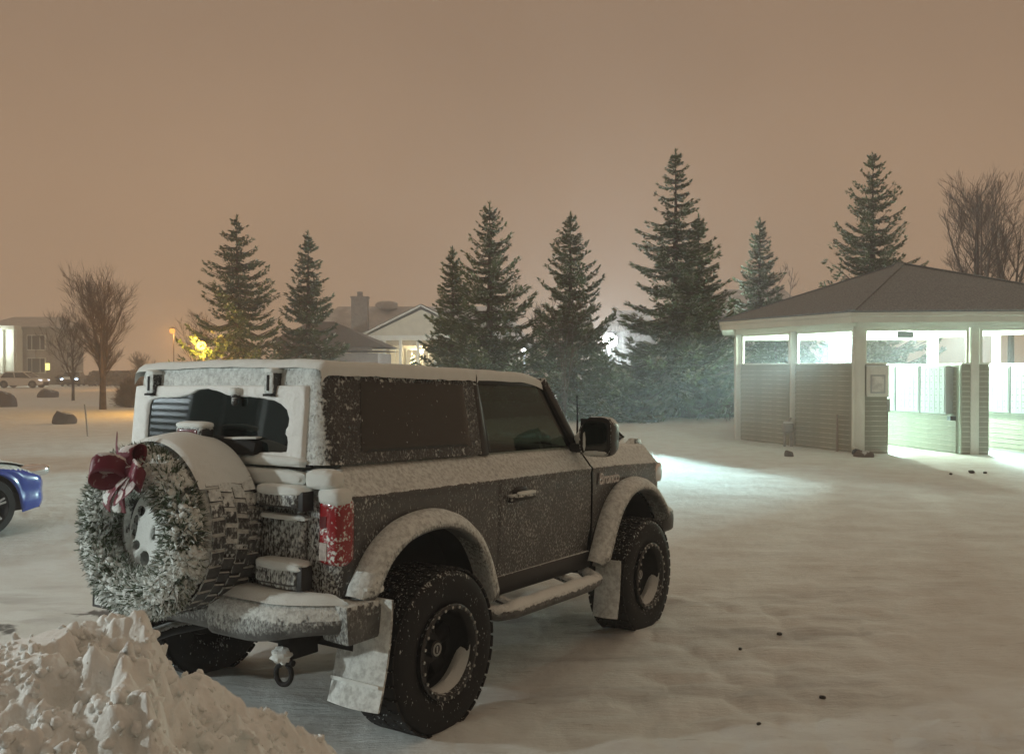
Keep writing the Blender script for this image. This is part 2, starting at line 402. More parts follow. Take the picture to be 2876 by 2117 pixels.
def build_ground():
    fine = np.linspace(rad(90 - 36), rad(90 + 36), 620)
    coarse = np.linspace(rad(90 + 36), rad(360 + 90 - 36), 150)[1:-1]
    th = np.concatenate([fine, coarse]); n = len(th)
    rr = [1.2]
    while rr[-1] < 200: rr.append(rr[-1] * 1.0115 + .004)
    rr = np.array(rr); m = len(rr)
    X = rr[:, None] * np.cos(th)[None]; Y = rr[:, None] * np.sin(th)[None]
    Z = ground_z(X, Y)
    V = np.stack([X, Y, Z], -1).reshape(-1, 3)
    V = np.vstack([V, [[0, 0, gz(0, 0)]]])
    i = np.arange(m - 1)[:, None] * n; j = np.arange(n)[None]; j2 = (j + 1) % n
    F = np.stack([i + j, i + n + j, i + n + j2, i + j2], -1).reshape(-1, 4)
    c = len(V) - 1
    F3 = np.stack([np.full(n, c), np.arange(n), (np.arange(n) + 1) % n, (np.arange(n) + 1) % n], -1)
    me = np_mesh('ground', V, F, M['ground'])
    # the small disc under the camera
    b = bmesh.new(); b.from_mesh(me); b.verts.ensure_lookup_table()
    for k in range(n): b.faces.new((b.verts[c], b.verts[k], b.verts[(k + 1) % n])).smooth = True
    b.to_mesh(me); b.free()
    o = link('ground', me); tag(o, 'snow covered ground with driven-over streaks on the drive', kind='structure')
build_ground()

# ------------------------------------------------------------------ haze (falling fine snow in the air)
hz = MB().box((0, 0, 7.6), (430, 430, 17.6)).build('haze', M['black'], smooth=False)
tag(hz, 'thin snowy night haze', kind='stuff')
t = NT('snow_haze'); pv = t.n('VolumePrincipled'); pv.inputs['Color'].default_value = (.93, .93, .93, 1); pv.inputs['Density'].default_value = .0038
pv.inputs['Anisotropy'].default_value = .35
t.l(pv.outputs[0], t.out.inputs['Volume']); hz.data.materials.clear(); hz.data.materials.append(t.m)


# ------------------------------------------------------------------ the snowy off-road vehicle
suv = empty('suv', 'dark two door off-road vehicle dusted with snow, spare wheel on its tail', 'car')
suv.matrix_world = Matrix.Translation(VL) @ VR.to_4x4()

def u_path(x0, xr, w, rc, n_side=40, n_c=8, n_r=24, front=False, x_start=None):
    """plan outline: right side from x0 back to the tail, round the corner, across, and forward on the left; (x, y, nx, ny)"""
    P = []
    sg = 1 if not front else -1
    xe = xr + sg * rc
    for i in range(n_side): a = i / n_side; P.append((x0 + (xe - x0) * a, -w, 0, -1))
    for i in range(n_c): a = PI / 2 * i / n_c; P.append((xe - sg * rc * math.sin(a), -w + rc - rc * math.cos(a), -sg * math.sin(a), -math.cos(a)))
    for i in range(n_r + 1): P.append((xr, -(w - rc) + 2 * (w - rc) * i / n_r, -sg, 0))
    q = [(x, -y, nx, -ny) for x, y, nx, ny in P[:n_side + n_c]]
    return P + q[::-1]

def arch(x, c, half, top, zmin):
    d = abs(x - c) / half
    return zmin if d >= 1 else zmin + (top - zmin) * (1 - d ** 2.5) ** (1 / 2.2)

BZ = [.50, .62, .75, .90, 1.05, 1.18, 1.255, 1.283, 1.297, 1.305, 1.325, 1.36, 1.40, 1.425, 1.44]
BO = [.06, .03, .012, .003, .0, .0, .002, -.004, .002, .016, .030, .060, .092, .112, .150]
def off(z): return float(np.interp(z, BZ, BO))
NR = 26
def zrow(zl, j):
    up = [1.255, 1.275, 1.285, 1.292, 1.298, 1.303, 1.312, 1.33, 1.36, 1.39, 1.415, 1.43, 1.44]
    k = NR - len(up)
    if j <= k: return zl + (1.24 - zl) * j / k
    return up[j - k - 1]

# the tub: both quarter panels and the tail in one shell, with the wheel arches cut out
PT = u_path(.708, -.65, .90, .13, 60, 8, 24)
def tub_zl(x, y, nx):
    if abs(y) > .8 and nx > -.5: return arch(x, 0.02, .53, 1.075, .60 if x > 0 else .72)
    return .78
m = MB()
def tub(u, v):
    i = int(round(u * (len(PT) - 1))); j = int(round(v * NR)); x, y, nx, ny = PT[i]
    z = zrow(tub_zl(x, y, nx), j); o = off(z); return (x - nx * o, y - ny * o, z)
m.grid(tub, len(PT) - 1, NR); body = m.build('body', M['paint'], suv, angle=60)
body['label'] = 'snow dusted dark body shell'

# front clip: both front wings and the nose
PF = u_path(1.958, 3.20, .885, .12, 60, 8, 20, front=True)
def clip_zl(x, y, nx):
    if abs(y) > .8 and nx < .5: return arch(x, 2.53, .55, 1.085, .62 if x < 2.5 else .80)
    return .78
m = MB()
def clip(u, v):
    i = int(round(u * (len(PF) - 1))); j = int(round(v * NR)); x, y, nx, ny = PF[i]
    z = zrow(clip_zl(x, y, nx), j)
    o = off(z); return (x - nx * o, y - ny * o, z - .02 * max(0, (x - 2.4) / .8))
m.grid(clip, len(PF) - 1, NR); m.build('front_wing', M['paint'], suv, angle=60)

def side_door(sg):
    m = MB()
    def fn(u, v):
        j = int(round(v * NR)); x = .722 + (1.945 - .722) * u; z = zrow(.69, j)
        y = .90 - .015 * max(0, (x - .7) / 1.25) - off(z)
        if z < .84: y -= .012 * sstep(.84, .80, z)
        e = min(u, 1 - u) * 1.22
        y -= .012 * (1 - min(1, e / .012))
        return (x, sg * y, z)
    m.grid(fn, 80, NR); d = m.build('door', M['paint_door'], suv, angle=60)
    # handle: a cup recess, a bar across it and the lock cover
    h = MB()
    h.tube([(.83, sg * .905, 1.17), (.85, sg * .935, 1.172), (.95, sg * .945, 1.172), (1.04, sg * .94, 1.17), (1.07, sg * .903, 1.165)], [.018, .022, .021, .02, .016], 8)
    h.pillow((.835, sg * .915, 1.165), (.05, .05, .05), .5, 8)
    hb = h.build('handle', M['trim'], d)
    c = MB().pillow((.955, sg * .895, 1.185), (.17, .03, .09), .6, 10).build('handle_recess', M['black'], d)
    s = MB().pillow((.95, sg * .95, 1.196), (.22, .035, .022), .6, 8, .12).build('snow_cap', M['snow'], d)
    return d
side_door(-1); side_door(1)
# rockers, dark cabin block and underbody
m = MB()
for sg in (-1, 1): m.beam((.55, sg * .83, .635), (1.95, sg * .83, .635), .09, .12)
m.build('rocker_panel', M['trim'], suv, bevel=.015)
m = MB(); m.box((1.25, 0, .80), (3.6, 1.30, .50)); m.box((-.05, 0, 1.12), (1.1, 1.30, .5)); m.box((2.55, 0, 1.15), (1.1, 1.36, .36))
m.box((1.3, 0, .52), (3.4, .75, .16)); m.box((1.3, 0, .72), (1.1, 1.60, .2))
m.box((0, 0, .45), (.10, 1.4, .10)); m.box((2.55, 0, .45), (.10, 1.4, .10));
m.build('underbody', M['under'], suv, smooth=False)
for sg in (-1, 1):
    for cx in (0.02, 2.53):
        m = MB(); m.grid(lambda u, v: (cx + .545 * math.cos(PI * u), sg * (.62 + .255 * v), .53 + .56 * math.sin(PI * u) ** .8), 16, 2)
        m.build('wheel_well', M['under'], suv)

# flares over the four wheels
def flare(path, sg, name='wheel_flare'):
    # cross-section: (outward, up-along-normal)
    sec = [(0.0, .055), (.03, .068), (.075, .060), (.115, .035), (.135, .0), (.137, -.025), (.122, -.035), (.08, -.03), (0, -.03)]
    pts = [Vector(p) for p in path]
    # smooth path
    Q = []
    for i in range(len(pts) - 1):
        p0 = pts[max(i - 1, 0)]; p1 = pts[i]; p2 = pts[i + 1]; p3 = pts[min(i + 2, len(pts) - 1)]
        for k in range(8):
            t = k / 8; Q.append(.5 * ((2 * p1) + (-p0 + p2) * t + (2 * p0 - 5 * p1 + 4 * p2 - p3) * t * t + (-p0 + 3 * p1 - 3 * p2 + p3) * t ** 3))
    Q.append(pts[-1]); n = len(Q) - 1
    m = MB()
    def fn(u, v):
        i = int(round(u * n)); d = (Q[min(i + 1, n)] - Q[max(i - 1, 0)]).normalized(); nn = Vector((-d.y, d.x)) * (1 if d.x > 0 or True else -1)
        if nn.y < 0 and abs(nn.y) > .3: nn = -nn
        o, r = sec[int(round(v * (len(sec) - 1)))]
        e = min(1, min(u, 1 - u) / .06); o2 = o * (.75 + .25 * e)
        x = Q[i].x + nn.x * r; z = Q[i].y + nn.y * r
        return (x, sg * (.885 + o2), z)
    m.grid(fn, n, len(sec) - 1); return m.build(name, M['flare'], suv, angle=70)
RP = [(-.545, .79), (-.50, .88), (-.40, 1.0), (-.24, 1.085), (-.02, 1.115), (.18, 1.085), (.35, .99), (.46, .85), (.53, .70), (.56, .60)]
FP = [(1.93, .60), (1.99, .70), (2.08, .86), (2.20, 1.00), (2.36, 1.095), (2.55, 1.125), (2.74, 1.095), (2.90, 1.01), (3.02, .91), (3.10, .82)]
for sg in (-1, 1):
    flare(RP, sg); flare(FP, sg)
MB().pillow((-.50, -.955, .845), (.14, .12, .055), .7, 10, .25).build('snow_cap', M['snow'], suv)

# tail: gate, its hinges, ledges and lamps
g = MB()
def tg(u, v):
    y = -.685 + 1.37 * u; z = .845 + .475 * v; e = min(min(u, 1 - u) * 1.37, min(v, 1 - v) * .475)
    x = -.660 - .016 * min(1, e / .02)
    k = max(abs((y + .50) / .16), abs((z - 1.06) / .17)); x += -.010 * max(0., min(1., (1.25 - k) * 4)) * (0 if y > -.2 else 1)
    return (x, y, z)
g.grid(tg, 70, 40); gate = g.build('tailgate', M['tailgate'], suv, angle=50)
def hinge(z, h):
    q = MB(); q.pillow((-.715, -.57, z), (.10, .30, h), .35, 12); q.build('hinge', M['tailgate'], gate, angle=60)
    MB().box((-.715, -.73, z - .005), (.075, .035, h * 1.15)).build('hinge_pin', M['black'], gate, bevel=.008)
    c = MB(); c.pillow((-.715, -.58, z + h * .5), (.12, .33, .055), .55, 14, .10, 9); c.build('snow_cap', M['snow'], gate)
hinge(1.275, .085); hinge(.905, .10)
c = MB(); c.pillow((-.70, -.56, 1.185), (.07, .34, .030), .6, 12, .2, 9); c.pillow((-.69, -.2, 1.205), (.07, .40, .03), .6, 12, .2, 9)
c.build('snow_ridge', M['snow'], gate)
MB().pillow((-.70, -.58, .858), (.11, .30, .05), .45, 10, .05).build('gate_step', M['tailgate'], gate)
c = MB(); c.pillow((-.665, -.36, 1.372), (.085, .66, .085), .6, 16, .10, 10); c.pillow((-.665, .38, 1.372), (.085, .60, .08), .6, 14, .10, 10); c.build('snow_ridge', M['snow'], suv)
c = MB(); c.pillow((-.655, -.795, 1.375), (.12, .19, .10), .6, 14, .10, 10); c.build('snow_ridge', M['snow'], suv)
for sg in (-1, 1):
    lm = MB()
    def lf(u, v):
        # wraps from the tail round to the side
        a = u; z = .968 + .322 * v
        P_ = [(-.655, .795), (-.690, .80), (-.698, .815), (-.698, .875), (-.690, .908), (-.665, .925), (-.60, .925), (-.575, .915), (-.57, .895)]
        i = a * (len(P_) - 1); k = min(int(i), len(P_) - 2); f = i - k
        x = P_[k][0] * (1 - f) + P_[k + 1][0] * f; y = P_[k][1] * (1 - f) + P_[k + 1][1] * f
        e = min(v, 1 - v) * .322; s = min(1, e / .025) ** .5
        return (-.64 + (x + .64) * (.55 + .45 * s), sg * (.86 + (y - .86) * (.8 + .2 * s)), z)
    lm.grid(lf, 32, 24); lamp = lm.build('tail_lamp', M['tail'], suv, angle=50)
    q = MB(); q.box((-.699, sg * .834, 1.035), (.006, .050, .085)); q.build('reverse_lens', plain('dusty_white_lens', (.40, .36, .33), .5, nscale=40) if 'rl' not in M else M['rl'], lamp, bevel=.002); M['rl'] = bpy.data.materials['dusty_white_lens']
    q = MB(); q.box((-.6985, sg * .832, 1.175), (.004, .040, .055)); q.build('lens_block', M['tail_dark'], lamp, smooth=False)
    q = MB(); q.beam((-.689, sg * .9095, .985), (-.689, sg * .9095, 1.275), .012, .012); q.build('lens_ridge', M['tail_dark'], lamp, smooth=False)
    q = MB(); q.pillow((-.65, sg * .862, 1.297), (.125, .155, .085), .6, 14, .06); q.build('snow_cap', M['snow'], lamp)

# rear bumper
b = MB()
BP = []
for y in np.linspace(-.97, .97, 60):
    a = abs(y); x = -.86 + .20 * max(0, (a - .62) / .35) ** 1.6
    if a < .22: x += .05 * sstep(.22, .16, a)
    BP.append((x, y))
SEC = [(.25, .585), (.02, .590), (.0, .61), (-.012, .66), (-.012, .70), (-.004, .745), (.03, .783), (.09, .795), (.25, .80)]
def bf(u, v):
    i = int(round(u * 59)); j = int(round(v * 8)); x, y = BP[i]; dx, z = SEC[j]
    e = min(1, (.97 - abs(y)) / .05); z = .69 + (z - .69) * (.86 + .14 * e)
    lo = .06 * sstep(.45, .9, abs(y)) if z < .69 else 0
    return (min(x + dx, -.60) if j in (0, 8) else x + dx, y, z + lo)
b.grid(bf, 59, 8)
b.add([bf(0, j / 8) for j in range(9)], [tuple(range(9))]); b.add([bf(1, j / 8) for j in range(9)], [tuple(range(8, -1, -1))])
bump = b.build('rear_bumper', M['bumper'], suv, angle=60)
c = MB()
def bs(u, v):
    y = -.965 + 1.93 * u; x0 = float(np.interp(y, [b_[1] for b_ in BP], [b_[0] for b_ in BP])) + .015; x = x0 + (-.67 - x0) * v
    e = min(1, min(v, 1 - v) * 4) * min(1, min(u, 1 - u) * 25)
    n = vnoise3(x * 7, y * 5, 3.1)
    return (x, y, .788 + e * (.030 + .03 * (n - .3)) + .02 * v)
c.grid(bs, 110, 14); c.build('snow_layer', M['snow'], bump)
# the outer end piece that turns forward to the wheel
q = MB(); q.hexa([(-.68, -.99, .60), (-.66, -.80, .60), (-.46, -.80, .62), (-.46, -1.03, .62), (-.70, -.99, .79), (-.68, -.80, .79), (-.46, -.80, .80), (-.46, -1.03, .80)])
q.build('bumper_end', M['bumper'], bump, bevel=.02)
q = MB(); q.box((-.875, .56, .70), (.012, .34, .17)); pl = q.build('licence_plate', frost('snowy_plate', (.55, .57, .58), .4, side=.5, rear=.62, up=1, scale=60), suv, bevel=.004)
q = MB()
for d_, c_ in (((.016, .36, .012), (-.876, .56, .79)), ((.016, .36, .012), (-.876, .56, .61)), ((.016, .012, .19), (-.876, .736, .70)), ((.016, .012, .19), (-.876, .384, .70))): q.box(c_, d_)
q.build('plate_frame', M['black'], pl)
# tow hitch with its ball
q = MB(); q.hexa([(-.74, -.67, .50), (-.74, -.57, .50), (-.55, -.57, .50), (-.55, -.67, .50), (-.74, -.66, .60), (-.74, -.58, .60), (-.55, -.58, .60), (-.55, -.66, .60)]); h_ = q.build('recovery_hook', M['under'], suv, bevel=.01)
q = MB(); R0 = .042
q.tube([(-.735 - .01 * math.sin(t_), -.62 + R0 * math.sin(t_) * (1 if abs(t_) < 2.2 else .8), .430 - R0 * 1.25 * math.cos(t_)) for t_ in np.linspace(-2.7, 2.7, 22)], .013, 8); q.tube([(-.735, -.685, .49), (-.735, -.555, .49)], .016, 8); q.build('shackle', M['under'], h_)
MB().pillow((-.745, -.62, .525), (.10, .10, .075), .8, 10, .35).build('snow_cap', M['snow'], h_)
q = MB(); q.tube([(-.3, .42, .46), (-.62, .42, .47), (-.80, .40, .46)], .038, 12); q.build('exhaust_pipe', M['trim'], suv)

# mud flaps
def flap(x, y0, y1, z0, z1, bow=.05, name='mud_flap'):
    q = MB()
    def fn(u, v, o=0):
        y = y0 + (y1 - y0) * u; z = z0 + (z1 - z0) * v
        return (x - bow * (1 - v) ** 2 - .02 * math.sin(PI * u) * (1 - v) - o, y + (.03 if y0 < 0 else -.03) * (1 - v) * 0, z)
    q.grid(lambda u, v: fn(u, v), 12, 12); q.grid(lambda u, v: fn(1 - u, v, -.012), 12, 12)
    for a in (0, 1): q.grid(lambda u, v: fn(a, v, -.012 * (u if a else 1 - u)), 1, 12)
    for a in (0, 1): q.grid(lambda u, v: fn(u, a, -.012 * (1 - v if a else v)), 12, 1)
    return q.build(name, M['flap'], suv, merge=True, angle=50)
M['flap'] = frost('snowy_mud_flap', (.015, .015, .015), .6, side=.5, rear=1.25, up=1.3, scale=55, patch=5, soft=.12, film=.3)
flap(-.49, -.76, -1.09, .285, .80, .09); flap(-.49, 1.09, .76, .285, .80, .09)
flap(2.06, -.86, -1.06, .215, .62, .05); flap(2.06, 1.06, .86, .215, .62, .05)
q = MB(); q.beam((-.560, -.765, .40), (-.568, -1.085, .40), .014, .02); q.build('snow_ridge', M['snow'], suv, bevel=.012)
# side steps
for sg in (-1, 1):
    q = MB(); q.tube([(.46, sg * .80, .55), (.60, sg * .98, .515), (.75, sg * 1.0, .51), (1.70, sg * 1.0, .51), (1.84, sg * .98, .515), (1.93, sg * .82, .55)], [.04, .048, .05, .05, .048, .04], 12)
    for x in (.8, 1.6): q.tube([(x, sg * .72, .58), (x, sg * .97, .52)], .028, 8)
    st = q.build('side_step', M['bumper'], suv)
    c = MB(); c.grid(lambda u, v: (.60 + 1.22 * u, sg * (1.0 + .045 * math.cos(PI * v)), .545 + (.030 + .02 * vnoise3(u * 9, 2, sg)) * math.sin(PI * v) * min(1, 9 * min(u, 1 - u)) - .012), 60, 8)
    c.build('snow_layer', M['snow'], st)

# ---- wheels
BLK = {}
def tread_mesh(kind, mat):
    key = (kind, mat.name)
    if key not in BLK:
        q = MB()
        if kind == 'shoulder': q.hexa([(-.032, -.044, -.030), (.032, -.044, -.030), (.032, .032, -.004), (-.032, .032, -.004), (-.030, -.042, .006), (.030, -.042, .006), (.028, .032, .008), (-.029, .032, .008)])
        else: q.hexa([(-.033, -.034, -.006), (.024, -.034, -.006), (.033, .034, -.006), (-.024, .034, -.006), (-.031, -.033, .008), (.022, -.032, .008), (.031, .033, .008), (-.022, .032, .008)])
        BLK[key] = q.mesh('tread_block', mat, False)
    return BLK[key]
TYRE = [(-.120, .225), (-.140, .245), (-.158, .29), (-.163, .345), (-.157, .39), (-.145, .412), (-.128, .423), (-.06, .430), (0, .431), (.06, .430), (.128, .423), (.145, .412), (.157, .39), (.163, .345), (.158, .29), (.140, .245), (.120, .225)]
NB = 36
def wheel(name, c, axis, sg, label, blocks, tyre_mat, tread_mat, rim_mat, a_face=1):
    """axis 'y': a road wheel, its outer face towards sg*y;  axis 'x': the spare, its face towards -x"""
    c = Vector(c)
    if axis == 'y': pos = lambda a, r, th: (c.x + r * math.cos(th), c.y + sg * a, c.z + r * math.sin(th))
    else: pos = lambda a, r, th: (c.x - a, c.y - r * math.cos(th), c.z + r * math.sin(th))
    w = empty(name); w.parent = suv
    if label: w['label'] = label
    q = MB(); q.lathe(TYRE, pos, 72); ty = q.build('tyre', tyre_mat, w, merge=True, angle=60)
    # tread
    big = MB()
    for row, (a, kind, fl) in enumerate(((-.112, 'shoulder', -1), (-.038, 'mid', 1), (.038, 'mid', -1), (.112, 'shoulder', 1))):
        for k in range(NB):
            th = 2 * PI * (k + (.5 if row % 2 else 0)) / NB
            P = Vector(pos(a, .4305, th)); Rd = (P - Vector(pos(a, 0, th))).normalized()
            A = (Vector(pos(1, 0, 0)) - c).normalized() * fl; T = A.cross(Rd)
            mt = Matrix((T, A, Rd)).transposed().to_4x4(); mt.translation = P
            me = tread_mesh('shoulder' if kind == 'shoulder' else 'mid', tread_mat)
            if blocks:
                o = link('tread_block', me, w); o.matrix_local = mt
            else: big.add([mt @ v.co for v in me.vertices], [tuple(p.vertices) for p in me.polygons])
    if not blocks:
        o = big.build('tread', tread_mat, w, False); o['kind'] = 'stuff'
    # rim
    q = MB(); q.lathe([(.118, .224), (.158, .246), (.168, .250), (.172, .243), (.172, .226), (.160, .218), (.13, .212)], pos, 60); rg = q.build('rim_ring', M['rim_ring'] if axis == 'y' else rim_mat, w, angle=50)
    q = MB(); q.lathe([(.13, .212), (.02, .205), (.0, .19)] if axis == 'y' else [(.13, .212), (.06, .205), (.05, .19)], pos, 48)
    f0 = 0. if axis == 'y' else .09
    q.lathe([(f0 + .0, .20), (f0 - .03, .19), (f0 - .03, .0)], pos, 48)
    ns = 6
    for k in range(ns):
        th = 2 * PI * k / ns + .3
        def sp(u, v):
            r = .055 + .152 * u; wd = (.030 + .035 * u + .03 * (1 - u) ** 3); dt = (v - .5) * 2 * wd / r
            a = f0 + .035 - .02 * u - .02 * abs(v - .5) ** 2 * 4
            return pos(a, r, th + dt)
        q.grid(sp, 8, 6)
    q.lathe([(f0 + .02, .085), (f0 + .035, .08), (f0 + .04, .05), (f0 + .04, .0)], pos, 24)
    rm = q.build('rim', rim_mat, w, angle=50)
    if axis == 'y':
        q = MB(); q.lathe([(f0 + .04, .048), (f0 + .075, .046), (f0 + .08, .038), (f0 + .08, 0)], pos, 24); q.build('hub_cap', M['black'], w, angle=40)
        q = MB(); q.lathe([(f0 + .0805, .036), (f0 + .084, .034), (f0 + .084, .026), (f0 + .0805, .024)], pos, 24); q.build('hub_emblem', M['steel'], w)
        q = MB(); q.add([pos(f0 + .0825, .018, 1.2), pos(f0 + .0825, .018, 1.9), pos(f0 + .0825, .018, 1.2 + PI), pos(f0 + .0825, .018, 1.9 + PI)], [(0, 1, 2, 3)]); q.build('hub_mark', M['steel'], w)
        if sg < 0:
            bm_ = None
            for k in range(24):
                th = 2 * PI * k / 24
                o = MB(); P = Vector(pos(.175, .234, th))
                if bm_ is None:
                    o.lathe([(0, .0095), (.008, .0085), (.009, 0)], lambda a, r, t2: (r * math.cos(t2), sg * a, r * math.sin(t2)), 8); bm_ = o.mesh('rim_bolt', M['steel'])
                b_ = link('rim_bolt', bm_, w); b_.location = P
            # snow lying in the lower lip of the rim
            q = MB()
            def cs(u, v):
                th = rad(-115) + rad(112) * u; k = math.sin(PI * u) ** .8
                r = .214 - (.024 * k) * (1 - abs(2 * v - 1)) ; a = .02 + .125 * v
                return pos(a, max(r, .15), th)
            q.grid(cs, 40, 6); q.build('snow_crescent', M['snow'], w)
    return w
WY = .91
wheel('rear_wheel', (0, -WY, .441), 'y', -1, None, True, M['rubber'], M['tread'], M['rim'])
wheel('rear_wheel', (0, WY, .441), 'y', 1, None, False, M['rubber'], M['tread'], M['rim'])
wheel('front_wheel', (2.55, -WY, .441), 'y', -1, None, False, M['rubber'], M['tread'], M['rim'])
wheel('front_wheel', (2.55, WY, .441), 'y', 1, None, False, M['rubber'], M['tread'], M['rim'])
sw = wheel('spare_wheel', (-.875, .0, 1.115), 'x', 1, 'snow covered spare wheel on the tail', True, M['rubber_spare'], M['tread_spare'], M['rim_snow'])
# snow over the spare: a crust on its crown and the drift that closes most of the rim
q = MB()
def cap(u, v):
    th = rad(30) + rad(118) * u; a = -.15 + .33 * v; k = math.sin(PI * u) ** .6 * math.sin(PI * min(1, max(0, v))) ** .35
    n = vnoise3(u * 5, v * 3, 7.7); r = .432 + k * (.030 + .016 * n)
    return (-.875 - a, -r * math.cos(th), 1.115 + r * math.sin(th))
q.grid(cap, 60, 24); q.build('snow_cap', M['snow'], sw)
q = MB()
for (y, z, sy, sz, a) in ((-.02, 1.06, .42, .42, 0),):
    # a slab with holes where the dark slots of the rim stay open
    holes = [(0.15, 1.187, 0.028, 0.02), (0.183, 1.104, 0.02, 0.058), (0.153, 1.017, 0.026, 0.02), (0.078, 0.956, 0.032, 0.034), (0.018, 1.084, 0.014, 0.03)]
    n = 90
    V = []; ok = {}
    for i in range(n + 1):
        for j in range(n + 1):
            yy = -.24 + .48 * i / n; zz = .875 + .48 * j / n; r = math.hypot(yy, zz - 1.115)
            dd = min(math.hypot((yy - h[0]) / h[2], (zz - h[1]) / h[3]) for h in holes)
            ok[i, j] = r < .235 and dd > 1
            edge = min(1, max(0, (dd - 1) * 1.4))
            V.append((-.975 - .045 * sstep(-.25, .25, 1.115 - zz) - .018 * edge ** .5 - .008 * vnoise3(yy * 9, zz * 9, 2), yy, zz))
    F = [(i * (n + 1) + j, i * (n + 1) + j + 1, (i + 1) * (n + 1) + j + 1, (i + 1) * (n + 1) + j) for i in range(n) for j in range(n) if all(ok[a_] for a_ in ((i, j), (i + 1, j), (i, j + 1), (i + 1, j + 1)))]
    q.add(V, F)
q.build('rim_snow', M['snow'], sw)
q = MB(); q.lathe([(-.22, .10), (-.05, .13)], lambda a, r, th: (-.875 - a, r * math.cos(th), 1.115 + r * math.sin(th)), 20); q.box((-.70, 0, 1.115), (.1, .3, .3)); q.build('spare_mount', M['black'], sw)

# third brake light above the spare, wiper
q = MB(); q.pillow((-.80, .0, 1.585), (.10, .22, .075), .45, 14); bl = q.build('high_brake_light', M['trim'], suv)
q = MB(); q.pillow((-.842, .0, 1.582), (.022, .16, .045), .35, 12); q.build('lens', M['tail_dark'], bl)
q = MB(); q.pillow((-.80, .0, 1.622), (.115, .235, .045), .7, 14, .05, flat=-.3); q.build('snow_cap', M['snow'], bl)
q = MB(); q.hexa([(-.72, -.35, 1.475), (-.60, -.35, 1.475), (-.60, .0, 1.475), (-.74, .0, 1.475), (-.70, -.35, 1.545), (-.60, -.35, 1.545), (-.60, .0, 1.57), (-.73, .0, 1.57)]); q.beam((-.77, .0, 1.4), (-.77, .0, 1.6), .06, .10)
wp = q.build('wiper_cover', M['under'], suv, bevel=.02)
MB().pillow((-.675, -.20, 1.558), (.075, .30, .016), .6, 10, .1, R=Euler((rad(-2.5), 0, 0)).to_matrix()).build('snow_cap', M['snow'], wp)

# ---- hard top
def top_in(z): return float(np.interp(z, [1.44, 1.86, 1.90, 1.925, 1.94, 1.948], [0, .070, .080, .095, .125, .17]))
HP = u_path(.665, -.655, .805, .12, 36, 10, 24)
HZ = list(np.linspace(1.44, 1.86, 14)) + [1.88, 1.90, 1.915, 1.925, 1.934, 1.94, 1.944, 1.948]
m = MB()
def htop(u, v):
    i = int(round(u * (len(HP) - 1))); z = HZ[int(round(v * (len(HZ) - 1)))]; x, y, nx, ny = HP[i]; o = top_in(z)
    return (x - nx * o * .4, y - ny * o, z)
m.grid(htop, len(HP) - 1, len(HZ) - 1)
ht = m.build('hardtop', M['hardtop'], suv, angle=60)
MB().box((-.64, 0, 1.442), (.02, 1.38, .03)).build('tail_seam', M['under'], suv, smooth=False)
def roof(name, x0, x1, w, zf, hang):
    q = MB(); nx_, ny_ = 60, 60
    def fn(u, v):
        # v: from the right drip edge, over the crown, to the left
        x = x0 + (x1 - x0) * u; s = v * 2 - 1; a = abs(s)
        y = w * math.copysign(min(1, a * 1.06), s); e = max(0, (a - .90) / .10); n = vnoise3(x * 6, s * 5, 1.2); n2 = vnoise3(x * 16, s * 14, 4.2)
        z = zf(x) + .018 * (1 - s * s) - .010 * e - .062 * e ** 2.2 + .012 * (n - .5) + .004 * (n2 - .5)
        if e > .8: z += .012 * (vnoise3(x * 14, 7, s) - .5)
        ey = min(x - x0, x1 - x) 
        if hang and x - x0 < .05: z -= .045 * (1 - (x - x0) / .05) ** 2
        return (x, y, z)
    q.grid(fn, nx_, ny_)
    return q.build(name, M['snow'], suv, angle=70)
roof('roof_snow', -.645, .667, .752, lambda x: 1.957, True)
r2 = MB()
def fr(u, v, dz=0):
    x = .685 + (1.60 - .685) * u; s = v * 2 - 1; a = abs(s); w = .748 - .05 * u
    e = max(0, (a - .90) / .10); n = vnoise3(x * 6, s * 5, 1.2)
    z = 1.957 + .018 * (1 - s * s) - .010 * e - .055 * e ** 2.2 + .010 * (n - .5) - .055 * max(0, (u - .55) / .45) ** 2 - (.05 * ((u - .94) / .06) ** 2 if u > .94 else 0)
    if u < .02: z -= .02
    return (x, w * math.copysign(min(1, a * 1.06), s), z)
r2.grid(fr, 50, 60); r2.build('front_roof_snow', M['snow'], suv, angle=70)
# cab frame: pillars, rails, header
q = MB()
for sg in (-1, 1):
    q.hexa([(.672, sg * .795, 1.43), (.672, sg * .70, 1.43), (.765, sg * .70, 1.43), (.765, sg * .795, 1.43), (.672, sg * .722, 1.91), (.672, sg * .64, 1.91), (.722, sg * .64, 1.91), (.722, sg * .722, 1.91)][::1 if sg > 0 else 1])
    q.beam((.68, sg * .695, 1.905), (1.555, sg * .66, 1.905), .06, .055)
    q.beam((1.90, sg * .775, 1.41), (1.55, sg * .672, 1.915), .06, .075, (0, 1, 0))
q.beam((1.57, -.68, 1.905), (1.57, .68, 1.905), .07, .05)
cab = q.build('cab_frame', M['trim'], suv, bevel=.012)
q = MB()
for sg in (-1, 1):
    z0 = 1.445
    A_ = (.770, sg * .782, z0); B_ = (1.845, sg * .775, z0); C_ = (1.545, sg * .690, 1.878); D_ = (.728, sg * .706, 1.878)
    w = MB(); w.add([A_, B_, C_, D_], [(0, 1, 2, 3)]); w.build('door_window', M['clearglass'], suv, smooth=False)
    f_ = MB()
    for a, b_ in ((A_, D_), (D_, C_), (C_, B_)): f_.beam(a, b_, .022, .022, (0, 1, 0))
    f_.build('window_frame', M['black'], suv, bevel=.004)
